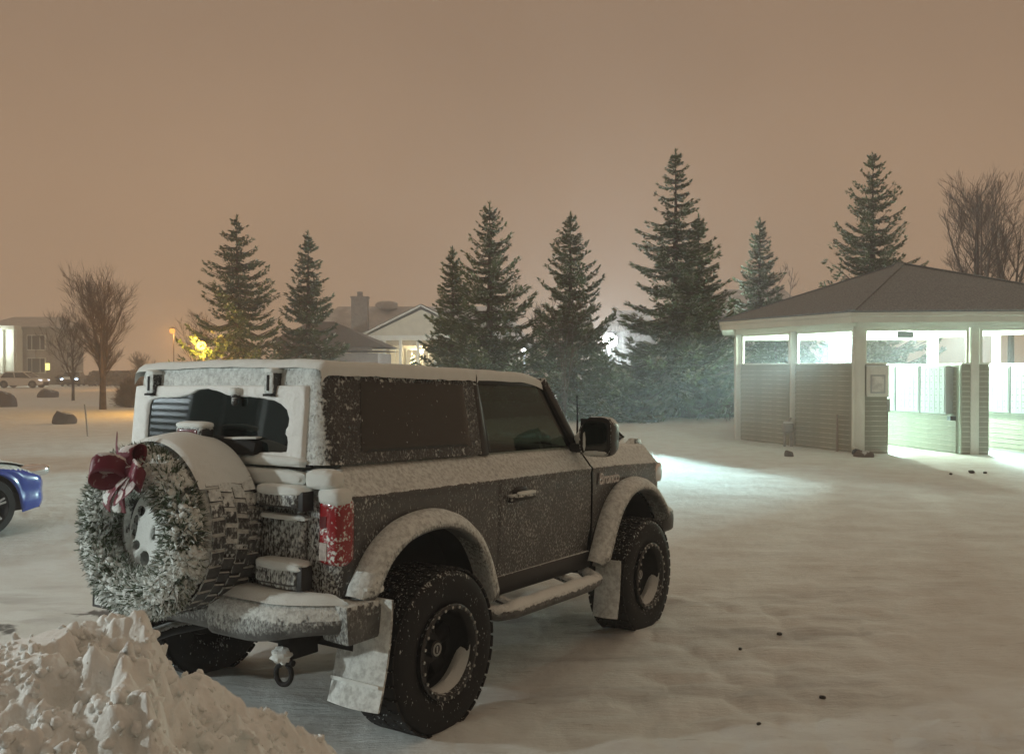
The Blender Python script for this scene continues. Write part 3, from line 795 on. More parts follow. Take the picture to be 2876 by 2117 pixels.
w = MB(); w.add([(1.885, -.745, 1.44), (1.885, .745, 1.44), (1.585, .64, 1.89), (1.585, -.64, 1.89)], [(0, 1, 2, 3)]); w.build('windscreen', M['clearglass'], suv, smooth=False)
q = MB(); q.pillow((1.60, 0, 1.80), (.03, .24, .075), .5, 8); q.build('inside_mirror', M['seat'], suv)
# quarter windows
for sg in (-1, 1):
    w = MB()
    def qw(u, v):
        x0 = -.40 + .05 * v; x1 = .560 - .012 * v; x = x0 + (x1 - x0) * u; z = 1.495 + .365 * v
        r_ = .05; e = min(u * .95, (1 - u) * .95, v * .365, (1 - v) * .365)
        return (x, sg * (.805 - top_in(z) + .006 - .004 * (e < .002)), z)
    w.grid(qw, 30, 16); w.build('quarter_window', M['frostglass'], suv)
# rear window: dark glass with an irregular rim of snow
GX = lambda z: -.655 + top_in(z) * .4 - .014
w = MB(); w.add([(GX(1.46) + .006, -.63, 1.46), (GX(1.46) + .006, .66, 1.46), (GX(1.82) + .006, .64, 1.82), (GX(1.82) + .006, -.60, 1.82)], [(3, 2, 1, 0)]); w.build('rear_window', M['darkglass'], suv, smooth=False)
inner = [(.60, 1.46), (.602, 1.60), (.60, 1.72), (.585, 1.752), (.52, 1.764), (.42, 1.766), (.32, 1.77), (.25, 1.782), (.17, 1.808), (.09, 1.815), (.0, 1.80), (-.06, 1.782), (-.13, 1.772), (-.22, 1.775), (-.33, 1.766), (-.42, 1.755), (-.475, 1.738), (-.522, 1.71), (-.548, 1.665), (-.545, 1.625), (-.528, 1.61), (-.525, 1.59), (-.540, 1.575), (-.546, 1.54), (-.545, 1.515), (-.54, 1.498), (-.40, 1.492), (-.2, 1.485), (0, 1.47), (.3, 1.46)]
n_ = len(inner); dense = []
for i in range(n_):
    a, b_ = inner[i], inner[(i + 1) % n_]
    for k in range(6):
        f = k / 6; y = a[0] + (b_[0] - a[0]) * f; z = a[1] + (b_[1] - a[1]) * f
        j = .010 * (vnoise3(y * 30, z * 30, 1) - .5); dense.append((y + j, z + j * .8))
cy, cz = .04, 1.63
w = MB()
def rs(u, v):
    y, z = dense[int(round(u * (len(dense) - 1)))]
    dy, dz = y - cy, z - cz; k = max(abs(dy) / .70, abs(dz) / .205); ty, tz = cy + dy / k, cz + dz / k
    ty = max(-.70, min(.745, ty)); yy = y + (ty - y) * v; zz = z + (tz - z) * v
    n = .6 * vnoise3(yy * 24, zz * 24, 8) + .4 * vnoise3(yy * 60, zz * 60, 3); x = GX(zz) - .004 - .012 * math.sin(PI * min(1, v * 1.05)) ** .35 * (.55 + .45 * n)
    if v > .97: x = GX(zz) + .02
    if v < .01: x = GX(zz) + .004
    return (x, yy, zz)
w.grid(rs, len(dense) - 1, 20); w.build('window_snow', M['snow_lumpy'], suv, angle=70)
for y in (.565, -.415):
    w = MB(); w.pillow((-.640, y, 1.845), (.085, .072, .125), .3, 10); hg = w.build('glass_hinge', M['hardtop'], suv)
    MB().box((-.685, y, 1.845), (.006, .012, .08)).build('hinge_slot', M['under'], hg, smooth=False)
    MB().box((-.66, y, 1.783), (.06, .06, .012)).build('hinge_foot', M['under'], hg, smooth=False)
    MB().pillow((-.640, y, 1.908), (.095, .085, .03), .6, 8, .1).build('snow_cap', M['snow'], hg)
w = MB(); w.pillow((-.665, -.155, 1.785), (.06, .045, .045), .8, 8, .2); w.pillow((-.675, -.155, 1.75), (.03, .03, .05), .7, 8); w.build('washer_nozzle', M['tailgate'], suv)
MB().pillow((-.67, -.155, 1.80), (.06, .07, .045), .8, 8, .25).build('snow_cap', M['snow'], suv)
for c_, d_ in (((-.665, -.40, 1.455), (.075, .55, .055)), ((-.665, .58, 1.455), (.07, .22, .05))):
    MB().pillow(c_, d_, .7, 14, .1).build('snow_ridge', M['snow'], suv)

# ---- bonnet, nose, mirror and the rest
q = MB()
def hood(u, v):
    x = 1.90 + (3.20 - 1.90) * u; s = v * 2 - 1; n = vnoise3(x * 5, s * 5, 9)
    z = 1.432 + .030 * (1 - s * s) + .02 * math.exp(-((abs(s) - .62) / .1) ** 2) - .02 * max(0, (x - 2.4) / .8) - .12 * max(0, (u - .9) / .1) ** 2 + .008 * (n - .5) - .05 * max(0, (abs(s) - .94) / .06) ** 2
    return (x, s * .80, z)
q.grid(hood, 50, 40); q.build('bonnet', M['snow'], suv, angle=60)
for sg in (-1, 1):
    q = MB(); q.hexa([(2.93, sg * .745, 1.40), (2.93, sg * .64, 1.40), (3.17, sg * .66, 1.38), (3.17, sg * .73, 1.38), (3.00, sg * .72, 1.470), (3.00, sg * .67, 1.470), (3.12, sg * .68, 1.465), (3.12, sg * .72, 1.465)][::1]); q.build('trail_sight', M['trim'], suv, bevel=.012)
q = MB(); q.box((3.215, 0, 1.10), (.03, 1.3, .26)); gr = q.build('grille', M['black'], suv, bevel=.01)
for sg in (-1, 1):
    q = MB(); q.lathe([(-.05, .11), (.02, .11), (.035, .09), (.05, .0)], lambda a, r, th: (3.20 + a, sg * .70 + r * math.cos(th), 1.12 + r * math.sin(th)), 20); q.build('headlamp', M['chrome'], suv)
    q = MB(); q.pillow((3.13, sg * .865, 1.19), (.13, .06, .16), .5, 10); q.build('corner_lamp', M['chrome'], suv)
q = MB(); q.pillow((3.26, 0, .78), (.36, 1.86, .26), .35, 18); q.build('front_bumper', M['trim'], suv)
for sg in (-1, 1):
    q = MB()
    def mr(u, v):
        th = u * 2 * PI; P = .155 / max(abs(math.cos(th)) ** 1, .001)
        # a squarish head, its upper inner corner cut
        cy_, sy_ = math.cos(th), math.sin(th); k = (abs(cy_) ** 4.5 + abs(sy_) ** 4.5) ** (-1 / 4.5)
        y, z = cy_ * k * .130, sy_ * k * .140
        if sg * 0 + (-y) < -.05 and z > .06: pass
        cut = (y * 1 + z) if True else 0
        if cut > .19: f = .19 / cut; y *= f; z *= f
        d = [(-.085, .90), (-.09, .97), (-.06, 1.0), (.0, .98), (.06, .85), (.10, .55), (.115, .0)][int(round(v * 6))]
        return (1.80 + d[0], sg * (1.03 - y), 1.525 + z * d[1]) if d[1] == 0 else (1.80 + d[0], sg * (1.03 - y * d[1]), 1.525 + z * d[1])
    q.grid(mr, 40, 6, closeu=True)
    mi = q.build('mirror', M['trim'], suv, angle=50)
    q = MB(); q.beam((1.83, sg * .78, 1.44), (1.82, sg * .95, 1.43), .07, .06); q.build('mirror_arm', M['black'], mi, bevel=.015)
    q = MB(); q.grid(lambda u, v: (1.714, sg * (1.03 + (u - .5) * .235), 1.525 + (v - .5) * .25), 1, 1)
    q.build('mirror_face', M['black'], mi)
    q = MB(); q.pillow((1.716, sg * 1.03, 1.528), (.012, .195, .215), .4, 12); q.build('mirror_glass', M['darkglass'], mi)
    q = MB(); q.pillow((1.712, sg * 1.03, 1.412), (.02, .17, .03), .7, 10, .3); q.pillow((1.712, sg * .945, 1.49), (.012, .022, .13), .8, 8, .3); q.build('snow_rim', M['snow'], mi)
    q = MB(); q.pillow((1.86, sg * .88, 1.50), (.14, .16, .11), .8, 10, .2); q.build('snow_cap', M['snow'], suv)
q = MB(); q.tube([(2.02, -.72, 1.44), (2.02, -.72, 1.62), (2.01, -.72, 1.80)], [.011, .008, .004], 6); q.tube([(2.01, -.72, 1.79), (2.01, -.72, 1.815)], .007, 6); q.build('antenna', M['black'], suv)
# the script badge on the front wing
cu = bpy.data.curves.new('badge', 'FONT'); cu.body = 'Bronco'; cu.size = .115; cu.extrude = .006; cu.bevel_depth = .0025; cu.shear = .2; cu.space_character = .95
to = bpy.data.objects.new('badge_tmp', cu); C.objects.link(to); bpy.context.view_layer.update()
bme = bpy.data.meshes.new_from_object(to.evaluated_get(bpy.context.evaluated_depsgraph_get())); bpy.data.objects.remove(to)
bme.materials.clear(); bme.materials.append(M['badge'])
bd = link('wing_badge', bme, suv); bd.location = (2.03, -.892, 1.165); bd.rotation_euler = (rad(90), 0, 0)

# interior seen through the side glass
for y in (-.38, .38):
    q = MB(); q.pillow((.95, y, 1.08), (.52, .50, .22), .4, 10); q.pillow((.78, y, 1.36), (.20, .46, .52), .45, 12, R=Euler((0, rad(-12), 0)).to_matrix()); q.pillow((.72, y, 1.70), (.13, .27, .17), .5, 10)
    q.build('seat', M['seat'], suv)
q = MB(); q.pillow((1.74, 0, 1.30), (.46, 1.42, .32), .35, 14); q.build('dashboard', M['seat'], suv)
q = MB(); q.lathe([(0, .17), (.012, .185), (.0, .2), (-.012, .185), (0, .17)], lambda a, r, th: (1.40 + a + .35 * r * math.sin(th) * .6, .38 + r * math.cos(th), 1.36 + r * math.sin(th) * .9), 24); q.build('steering_wheel', M['seat'], suv)

# the wreath hung on the spare
wr = empty('wreath', 'snowy green holiday wreath with a maroon bow hanging on the spare wheel', 'wreath')
wr.matrix_world = suv.matrix_world.copy()
def quads(n, fn):
    V = []; F = []
    for k in range(n):
        p = fn(k); b_ = len(V); V += p; F.append(tuple(range(b_, b_ + len(p))))
    return V, F
WC_ = Vector((-1.085, .03, 1.10)); RY, RZ = .335, .310
def torus_pt(rg, k=1.0):
    a = rg.random() * 2 * PI; b_ = rg.random() * 2 * PI
    lump = .82 + .36 * vnoise3(math.cos(a) * 2.2, math.sin(a) * 2.2, 4) ; tr = .105 * lump * k
    c = Vector((0, math.cos(a) * RY, math.sin(a) * RZ)); o = Vector((-.75 * math.sin(b_) * tr, math.cos(a) * math.cos(b_) * tr, math.sin(a) * math.cos(b_) * tr))
    return WC_ + c + o, o.normalized(), Vector((0, -math.sin(a), math.cos(a))), a
rgx = random.Random(5)
def needle(k):
    p, n, tg_, a = torus_pt(rgx, .9)
    d = (n + Vector((rgx.gauss(0, .5), rgx.gauss(0, .5), rgx.gauss(0, .5)))).normalized(); L = rgx.uniform(.025, .060); w = d.cross(Vector((rgx.gauss(0, 1), rgx.gauss(0, 1), rgx.gauss(0, 1)))).normalized() * rgx.uniform(.004, .009)
    return [p - w, p + w, p + d * L + w * .2, p + d * L - w * .2]
m = MB(); m.add(*quads(11000, needle))
m.grid(lambda u, v: WC_ + Vector((-.065 * math.sin(v * 2 * PI), (RY + .07 * math.cos(v * 2 * PI)) * math.cos(u * 2 * PI), (RZ + .07 * math.cos(v * 2 * PI)) * math.sin(u * 2 * PI))), 40, 12, closeu=True)
m.build('greenery', M['needle'], wr, smooth=False)
m = MB()
def clump(p, r, rg):
    base = [(0, 0, 1), (.9, 0, .3), (.28, .85, .3), (-.73, .53, .3), (-.73, -.53, .3), (.28, -.85, .3), (0, 0, -1), (.73, .53, -.3), (-.28, .85, -.3), (-.9, 0, -.3), (-.28, -.85, -.3), (.73, -.53, -.3)]
    fs = [(0, 1, 2), (0, 2, 3), (0, 3, 4), (0, 4, 5), (0, 5, 1), (1, 7, 2), (2, 8, 3), (3, 9, 4), (4, 10, 5), (5, 11, 1), (7, 8, 2), (8, 9, 3), (9, 10, 4), (10, 11, 5), (11, 7, 1), (6, 8, 7), (6, 9, 8), (6, 10, 9), (6, 11, 10), (6, 7, 11)]
    R_ = Euler((rg.random() * 6, rg.random() * 6, rg.random() * 6)).to_matrix()
    s = Vector((r * rg.uniform(.6, 1.5), r * rg.uniform(.6, 1.2), r * rg.uniform(.5, 1.0)))
    m.add([Vector(p) + R_ @ Vector((b_[0] * s.x * rg.uniform(.75, 1.25), b_[1] * s.y, b_[2] * s.z)) for b_ in base], fs)
cnt = 0
while cnt < 6500:
    p, n, tg_, a = torus_pt(rgx, 1.0)
    keep = .42 + .55 * max(0, n.z) + .35 * (-n.x) + .35 * max(0, -math.sin(a)) - .55 * max(0, math.cos(a)) * (.6 if math.sin(a) < .5 else .2)
    if math.sin(a) < -.5: keep += .3
    keep *= .22 + 1.3 * (vnoise3(p.y * 7, p.z * 7, 2.2) > .48)
    if rgx.random() < keep: clump(p, rgx.choice((.006, .009, .012, .012, .016, .022)), rgx); cnt += 1
m.build('wreath_snow', M['snow'], wr, angle=50)
# bow: folded ribbon loops, two tails
def ribbon(pts, w0, w1, side, name='bow_loop'):
    q = MB(); n = len(pts) - 1; pts = [Vector(p) for p in pts]
    def fn(u, v):
        f = u * n; i = min(int(f), n - 1); t = f - i
        p0, p1, p2, p3 = pts[max(i - 1, 0)], pts[i], pts[i + 1], pts[min(i + 2, n)]
        p = .5 * ((2 * p1) + (-p0 + p2) * t + (2 * p0 - 5 * p1 + 4 * p2 - p3) * t * t + (-p0 + 3 * p1 - 3 * p2 + p3) * t ** 3)
        w = w0 + (w1 - w0) * u if not isinstance(w0, (list, tuple)) else np.interp(u, np.linspace(0, 1, len(w0)), w0)
        return p + Vector(side).normalized() * (v - .5) * w
    q.grid(fn, 24, 4); o = q.build(name, M['bow'], bow)
    md = o.modifiers.new('solid', 'SOLIDIFY'); md.thickness = .003
    return o
B0 = Vector((-1.215, -.065, 1.41))
kb = MB(); kb.pillow(B0, (.05, .06, .06), .8, 8, .2); bow = kb.build('bow', M['bow'], wr); bow['label'] = 'maroon ribbon bow with snow in its folds'
def L_(*q): return [B0 + Vector(p) * .86 for p in q]
ribbon(L_((0, 0, 0), (-.05, -.08, .03), (-.09, -.17, .02), (-.06, -.20, -.03), (-.02, -.14, -.06), (0, 0, -.01)), .085, .085, (.35, 0, 1))
ribbon(L_((0, 0, 0), (-.08, .03, .05), (-.15, .09, .05), (-.16, .12, -.01), (-.09, .08, -.05), (0, 0, -.01)), .09, .09, (.2, .1, 1))
ribbon(L_((0, 0, .01), (-.02, .02, .09), (.02, .03, .14), (.06, .01, .13), (.05, 0, .06), (0, 0, 0)), .075, .075, (.5, -1, .2))
ribbon(L_((0, 0, .0), (-.04, -.06, -.05), (-.09, -.12, -.10), (-.11, -.08, -.15), (-.06, -.03, -.09), (0, 0, 0)), .08, .08, (.3, -.7, .6))
ribbon(L_((0, .0, .01), (-.01, .08, .07), (.0, .13, .13), (.01, .145, .22)), [.06, .09, .075, .008], 0, (.5, 1, -.25), 'bow_tail')
ribbon(L_((0, 0, -.01), (-.06, .04, -.08), (-.08, .08, -.15), (-.06, .11, -.21)), [.06, .09, .10, .11], 0, (.3, 1, .2), 'bow_tail')
ribbon(L_((0, 0, -.01), (-.06, -.02, -.09), (-.07, -.03, -.16), (-.05, -.01, -.22)), [.06, .08, .09, .10], 0, (.2, 1, .0), 'bow_tail')
for (dy, dz, s) in ((.07, -.13, .08), (.01, -.16, .07), (.05, .10, .04)):
    MB().pillow(B0 + Vector((-.055 if dz < 0 else .0, dy, dz)), (s * .5, s * 1.0, s * .75), .8, 10, .35, 9).build('bow_snow', M['snow'], bow)


# ------------------------------------------------------------------ rough pile of shovelled snow in the foreground
RG = [(-260, 1560, 2.7), (-120, 1490, 2.85), (0, 1446, 3.0), (60, 1420, 3.05), (130, 1395, 3.1), (200, 1364, 3.15), (260, 1350, 3.2), (325, 1366, 3.2), (352, 1425, 3.2), (372, 1478, 3.22), (420, 1500, 3.3), (470, 1512, 3.35), (530, 1528, 3.4), (572, 1560, 3.45), (592, 1580, 3.5), (650, 1598, 3.6), (700, 1640, 3.75), (760, 1700, 3.9)]
def build_pile():
    P = [at(*q) for q in RG]; th = np.array([p.x / p.y for p in P]); dr = np.array([p.y for p in P]); zr = np.array([p.z for p in P])
    nx, ny = 420, 420
    q = np.linspace(th[0], th[-1], nx)[:, None] + np.zeros((1, ny)); y = np.linspace(1.15, 4.3, ny)[None] + np.zeros((nx, 1))
    x = q * y; wob = .10 * (fbm(x * 2.2, y * 2.2, 3) - .5)
    d0 = np.interp(q + 0 * wob, th, dr) + wob; top = np.interp(q, th, zr); g = ground_z(x, y)
    t = y - d0; h = np.maximum(top - g, 0)
    prof = np.where(t > 0, np.exp(-(t / .38) ** 2), np.clip(1 - (np.abs(t) / 2.3) ** 1.35, 0, 1))
    z = g + h * prof
    # broken chunks: tilted plates between cracks, then crumbs
    f1, f2, v = cell2(x * 3.0 + .8 * fbm(x * 3, y * 3), y * 3.0 + .8 * fbm(y * 3, x * 3 + 7))
    e1, e2, v2 = cell2(x * 7.5 + .6 * fbm(x * 6, y * 6), y * 7.5)
    k1, k2, v3 = cell2(x * 19, y * 19 + fbm(x * 9, y * 9))
    amp = np.clip(h * prof * 3, 0, 1)
    band = np.exp(-(t / .5) ** 2)
    z = z + amp * (.20 * (v - .45) * sstep(.02, .20, f2 - f1) + .14 * (v2 - .5) * sstep(.02, .22, e2 - e1) + .05 * (v3 - .5) * sstep(0, .22, k2 - k1) + .10 * (fbm(x * 4, y * 4, 4) - .5) + .06 * (fbm(x * 14, y * 14, 4) - .5)) * (1 - .55 * band * sstep(.0, .3, t + .15))
    def blur(a):
        b = np.pad(a, 2, mode='edge'); return sum(w * b[2:-2, 2 + k:b.shape[1] - 2 + k] for k, w in ((-2, .1), (-1, .2), (0, .4), (1, .2), (2, .1)))
    for _ in range(4): z = blur(blur(z).T).T
    z = z + amp * (.045 * (fbm(x * 22, y * 22, 4) - .5) + .02 * np.maximum(0, .32 - cell2(x * 11 + fbm(x * 8, y * 8), y * 11)[0]) + .04 * np.abs(fbm(x * 11, y * 11, 3) - .5) * 2)
    z = np.minimum(z, top + .035 + 9 * (t < -.25))
    z = np.where(h * prof < .006, g - .03, z)
    V = np.stack([x, y, z], -1).reshape(-1, 3)
    i = np.arange(nx - 1)[:, None] * ny; j = np.arange(ny - 1)[None]
    F = np.stack([i + j, i + ny + j, i + ny + j + 1, i + j + 1], -1).reshape(-1, 4)
    rr = random.Random(12); q_ = MB(); Z2 = z
    while len(q_.f) < 120000:
        a_, b_ = rr.randrange(6, nx - 6), rr.randrange(6, ny - 6)
        if (h * prof)[a_, b_] < .05 or rr.random() > .25 + .75 * (vnoise3(a_ * .03, b_ * .03, 1) > .5): continue
        sz = rr.choice((.005, .006, .008, .010, .012, .016, .024)) * rr.uniform(.7, 1.3)
        if Z2[a_, b_] > top[a_, b_] - .02 and sz > .02: continue
        q_.pillow((x[a_, b_], y[a_, b_], Z2[a_, b_] + sz * .2), (sz * 2 * rr.uniform(.7, 1.6), sz * 2 * rr.uniform(.7, 1.3), sz * 1.6), rr.uniform(.9, 1.3), 5, .6, 12, R=Euler((rr.random() * 3, rr.random() * 3, rr.random() * 6)).to_matrix())
    nv = len(V); V = np.vstack([V, np.array(q_.v)]); F = np.vstack([F, np.array(q_.f) + nv])
    o = link('snow_pile', np_mesh('snow_pile', V, F, M['snow_lumpy']))
    tag(o, 'rough heap of shovelled snow behind the dark vehicle in the foreground', 'snow pile')
build_pile()

# ------------------------------------------------------------------ mail shelter
KC = Vector((8.2, 21.2)); KU = Vector((-.40, .917)).normalized(); KV = Vector((.994, -.11)).normalized()
K0 = KC + KU * 4.44; K1 = KC + KV * 6.0; KA = Vector((10.73, 24.7))
K3, K4, K5 = KA * 2 - K0, KA * 2 - KC, KA * 2 - K1
HEX = [K0, KC, K1, K3, K4, K5]
ks = empty('mail_shelter', 'lit open mail shelter with olive siding, white posts and a brown hipped roof', 'shelter', (KA.x, KA.y, 0))
def kw(p, z): return (p.x - KA.x, p.y - KA.y, z)
def kpost(p, w=.20, z0=-.15, z1=2.92, name='post'):
    d = KV if name == 'post' else KV
    R_ = Matrix.Rotation(math.atan2(KV.y, KV.x), 3, 'Z')
    q = MB(); q.box(kw(p, (z0 + z1) / 2), (w, w, z1 - z0), R_); return q.build('post', M['white'], ks, bevel=.008)
def perp(d): return Vector((-d.y, d.x))
def kboards(a, b, z0, z1, parent=None, thick=.10, label=None, both=True):
    """a low wall of lapped boards between two plan points, its cap on top"""
    d = (b - a).normalized(); n = perp(d); L = (b - a).length; mid = (a + b) / 2; ang = math.atan2(d.y, d.x); R_ = Matrix.Rotation(ang, 3, 'Z')
    q = MB(); q.box(kw(mid, (z0 + z1) / 2), (L, thick - .03, z1 - z0), R_); w = q.build('wall', M['siding'], ks, smooth=False)
    pitch = .117; k = int((z1 - z0) / pitch); me = None
    q = MB(); e = .012
    for s_ in ((1, -1) if both else (1,)):
        a0 = s_ * (thick / 2 - .015)
        q.add([(-L / 2, a0, 0), (L / 2, a0, 0), (L / 2, a0 + s_ * .026, 0), (-L / 2, a0 + s_ * .026, 0), (-L / 2, a0, pitch), (L / 2, a0, pitch), (L / 2, a0 + s_ * .006, pitch), (-L / 2, a0 + s_ * .006, pitch)],
              [(0, 1, 2, 3), (7, 6, 5, 4), (3, 2, 6, 7), (0, 3, 7, 4), (2, 1, 5, 6)] if s_ > 0 else [(3, 2, 1, 0), (4, 5, 6, 7), (7, 6, 2, 3), (4, 7, 3, 0), (6, 5, 1, 2)])
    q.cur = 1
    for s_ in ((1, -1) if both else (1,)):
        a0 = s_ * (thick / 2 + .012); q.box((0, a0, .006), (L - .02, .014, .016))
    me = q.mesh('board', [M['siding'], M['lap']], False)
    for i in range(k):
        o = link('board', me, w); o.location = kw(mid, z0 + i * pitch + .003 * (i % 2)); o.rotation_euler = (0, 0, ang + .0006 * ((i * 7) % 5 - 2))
    q = MB(); q.box(kw(mid, z1 + .02), (L, thick + .07, .04), R_); q.build('sill', M['white'], w, bevel=.006)
    return w
SZ = 2.06
for p in HEX: kpost(p, .24)
mids = [(K0 + KC) / 2, KC + KV * 2.60, KC + KV * 4.9, (K1 + K3) / 2, (K4 + K5) / 2, (K5 + K0) / 2, (K3 + K4) / 2]
for p in mids: kpost(p, .18)
def gap(a, b, g=.12): d = (b - a).normalized(); return a + d * g, b - d * g
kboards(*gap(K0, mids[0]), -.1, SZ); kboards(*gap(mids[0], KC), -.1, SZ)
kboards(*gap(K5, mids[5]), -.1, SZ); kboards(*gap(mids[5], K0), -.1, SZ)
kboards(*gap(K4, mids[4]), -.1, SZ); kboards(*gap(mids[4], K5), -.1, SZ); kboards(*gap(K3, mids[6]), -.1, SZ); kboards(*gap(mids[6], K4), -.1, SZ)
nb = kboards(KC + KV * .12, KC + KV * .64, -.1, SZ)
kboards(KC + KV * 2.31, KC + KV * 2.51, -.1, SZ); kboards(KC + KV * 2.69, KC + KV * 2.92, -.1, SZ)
# beam over the openings, soffit, ceiling, fascia
for i in range(6):
    a, b = HEX[i], HEX[(i + 1) % 6]; d = (b - a).normalized(); R_ = Matrix.Rotation(math.atan2(d.y, d.x), 3, 'Z'); L = (b - a).length
    q = MB(); q.box(kw((a + b) / 2, 2.985), (L + .1, .22, .13), R_); q.build('beam', M['white'], ks, bevel=.006)
def offs(P, o):
    R_ = []
    n = len(P)
    for i in range(n):
        d0 = (P[i] - P[i - 1]).normalized(); d1 = (P[(i + 1) % n] - P[i]).normalized(); n0, n1 = Vector((d0.y, -d0.x)), Vector((d1.y, -d1.x))
        m_ = (n0 + n1); m_ = m_ / m_.dot(n0) if m_.dot(n0) else n0; R_.append(P[i] + m_ * o)
    return R_
ccw = sum(HEX[i].x * HEX[(i + 1) % 6].y - HEX[(i + 1) % 6].x * HEX[i].y for i in range(6)) > 0
EV = offs(HEX, .46 if ccw else -.46)
q = MB(); q.add([kw(p, 3.052) for p in EV], [tuple(range(6))]); q.build('ceiling', M['soffit'], ks, smooth=False)
EV2 = offs(HEX, .50 if ccw else -.50); EV3 = offs(HEX, .56 if ccw else -.56)
for i in range(6):
    a, b = EV[i], EV[(i + 1) % 6]; a2, b2 = EV2[i], EV2[(i + 1) % 6]
    q = MB(); q.hexa([kw(a, 3.03), kw(b, 3.03), kw(b2, 3.03), kw(a2, 3.03), kw(a, 3.25), kw(b, 3.25), kw(b2, 3.25), kw(a2, 3.25)]); f = q.build('fascia', M['white'], ks, smooth=False, merge=True)
    a3, b3 = EV3[i], EV3[(i + 1) % 6]
    q = MB(); q.hexa([kw(a2 + (a3 - a2) * .05, 3.17), kw(b2 + (b3 - b2) * .05, 3.17), kw(b3, 3.18), kw(a3, 3.18), kw(a2 + (a3 - a2) * .05, 3.262), kw(b2 + (b3 - b2) * .05, 3.262), kw(b3, 3.262), kw(a3, 3.262)]); q.build('gutter', M['white'], f, smooth=False, merge=True)
    q = MB(); EVr = offs(HEX, .60 if ccw else -.60)
    A = (0, 0, 4.86); p0 = kw(EVr[i], 3.30); p1 = kw(EVr[(i + 1) % 6], 3.30); p0b = kw(EVr[i], 3.268); p1b = kw(EVr[(i + 1) % 6], 3.268)
    q.add([p0, p1, A, p0b, p1b, (0, 0, 4.80)], [(0, 1, 2), (3, 5, 4), (0, 3, 4, 1)]); q.build('roof', M['shingle'], ks, smooth=False, merge=True)
    q = MB(); q.beam((p0[0], p0[1], 3.30), (0, 0, 4.865), .22, .03); q.build('hip_cap', M['shingle'], ks, smooth=False)
    # panes up under the beam on the far sides
for (a, b) in ((K5, mids[5]), (mids[5], K0), (K4, mids[4]), (mids[4], K5), (K3, mids[6]), (mids[6], K4)):
    a, b = gap(a, b, .11)
    q = MB(); q.add([kw(a, 2.10), kw(b, 2.10), kw(b, 2.92), kw(a, 2.92)], [(0, 1, 2, 3)]); q.build('window', M['frostpane'] if 'frostpane' in M else M.setdefault('frostpane', (lambda t: t.done(t.mix(.012, t.n('BsdfTransparent').outputs[0], t.pr((.6, .62, .60), .9))))(NT('hazy_acrylic'))), ks, smooth=False)
for (a, b) in ((K0, mids[0]), (mids[0], KC), (KC, mids[1]), (mids[1], mids[2]), (K5, mids[5]), (mids[5], K0), (K4, mids[4]), (mids[4], K5)):
    a, b = gap(a, b, .12); d_ = (b - a).normalized(); f = MB()
    f.beam(kw(a, 2.885), kw(b, 2.885), .06, .07)
    for e in (a + d_ * .03, b - d_ * .03): f.beam(kw(e, 2.10), kw(e, 2.85), .06, .06, (d_.x, d_.y, 0))
    f.build('opening_frame', M['white'], ks, smooth=False)
# partitions with their mailbox banks
ND = Vector((-.25, .97)).normalized()
def partition(p0, L, units, first):
    p1 = p0 + ND * L
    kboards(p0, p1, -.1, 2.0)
    n = Vector((-ND.y, ND.x)); n = n if n.x < 0 else -n         # the bank faces the lit side, away from the far corner
    ang = math.atan2(ND.y, ND.x); R_ = Matrix.Rotation(ang, 3, 'Z')
    me = slot = None
    for k in range(units):
        c = p0 + ND * (.10 + .90 * k + .43) + n * .15
        q = MB(); q.box(kw(c, 1.46), (.86, .22, 1.14), R_); u_ = q.build('mailbox_bank', M['mailbox'], ks, bevel=.006)
        q = MB(); q.box(kw(c + ND * .445 + n * .02, 1.46), (.022, .20, 1.14), R_); q.build('dark_joint', M['slot'], u_, smooth=False)
        for r in range(7):
            for cc in range(5):
                if me is None:
                    q = MB(); q.box((0, 0, 0), (.152, .016, .142)); q.cur = 1; q.box((.03, .0085, .02), (.045, .004, .016)); q.box((.0, .0085, -.035), (.014, .004, .014)); me = q.mesh('mailbox_door', [M['mailbox'], M['slot']], False)
                p = c + ND * ((cc - 2) * .163) + n * .118
                o = link('mailbox_door', me, u_); o.location = kw(p, 1.46 + (r - 3) * .153); o.rotation_euler = (0, 0, ang)
    q = MB(); q.box(kw(p0 + ND * .02 + n * .16, .80), (.10, .16, .10), R_); q.build('bracket', M['slot'], ks)
partition(KC + KV * 2.31 + ND * .08, 2.9, 3, 0); partition(KC + KV * 4.4 + ND * .08, 2.9, 3, 0); 
# notice box on the short wall, switch box on its edge
n_ = -perp(KV); c = KC + KV * .40 - perp(KV) * .11; R_ = Matrix.Rotation(math.atan2(KV.y, KV.x), 3, 'Z')
q = MB(); q.box(kw(c, 1.66), (.50, .10, .72), R_); bx = q.build('notice_box', M['white'], ks, bevel=.012)
q = MB(); q.box(kw(c - perp(KV) * .055, 1.60), (.34, .02, .44), R_); q.build('notice_frame', M['mailbox'], bx, bevel=.008)
q = MB(); q.box(kw(c - perp(KV) * .068, 1.60), (.27, .008, .36), R_); q.build('notice', M['board_paper'], bx, smooth=False)
q = MB(); q.box(kw(c - perp(KV) * .02, 2.03), (.52, .14, .03), R_); q.build('snow_cap', M['snow'], bx)
q = MB(); q.box(kw(KC + KV * .68, 1.10), (.06, .12, .30), R_); q.build('switch_box', M['mailbox'], ks, bevel=.006)
q = MB(); q.box(kw(KC + KV * .66, .45), (.03, .05, 1.0), R_); q.build('conduit', M['wood'], ks)
q = MB(); q.tube([kw(KC + Vector((-.16, -.10)), 2.95), kw(KC + Vector((-.16, -.10)), .12), kw(KC + Vector((-.10, -.26)), .06)], .035, 8); q.build('downspout', M['white'], ks)
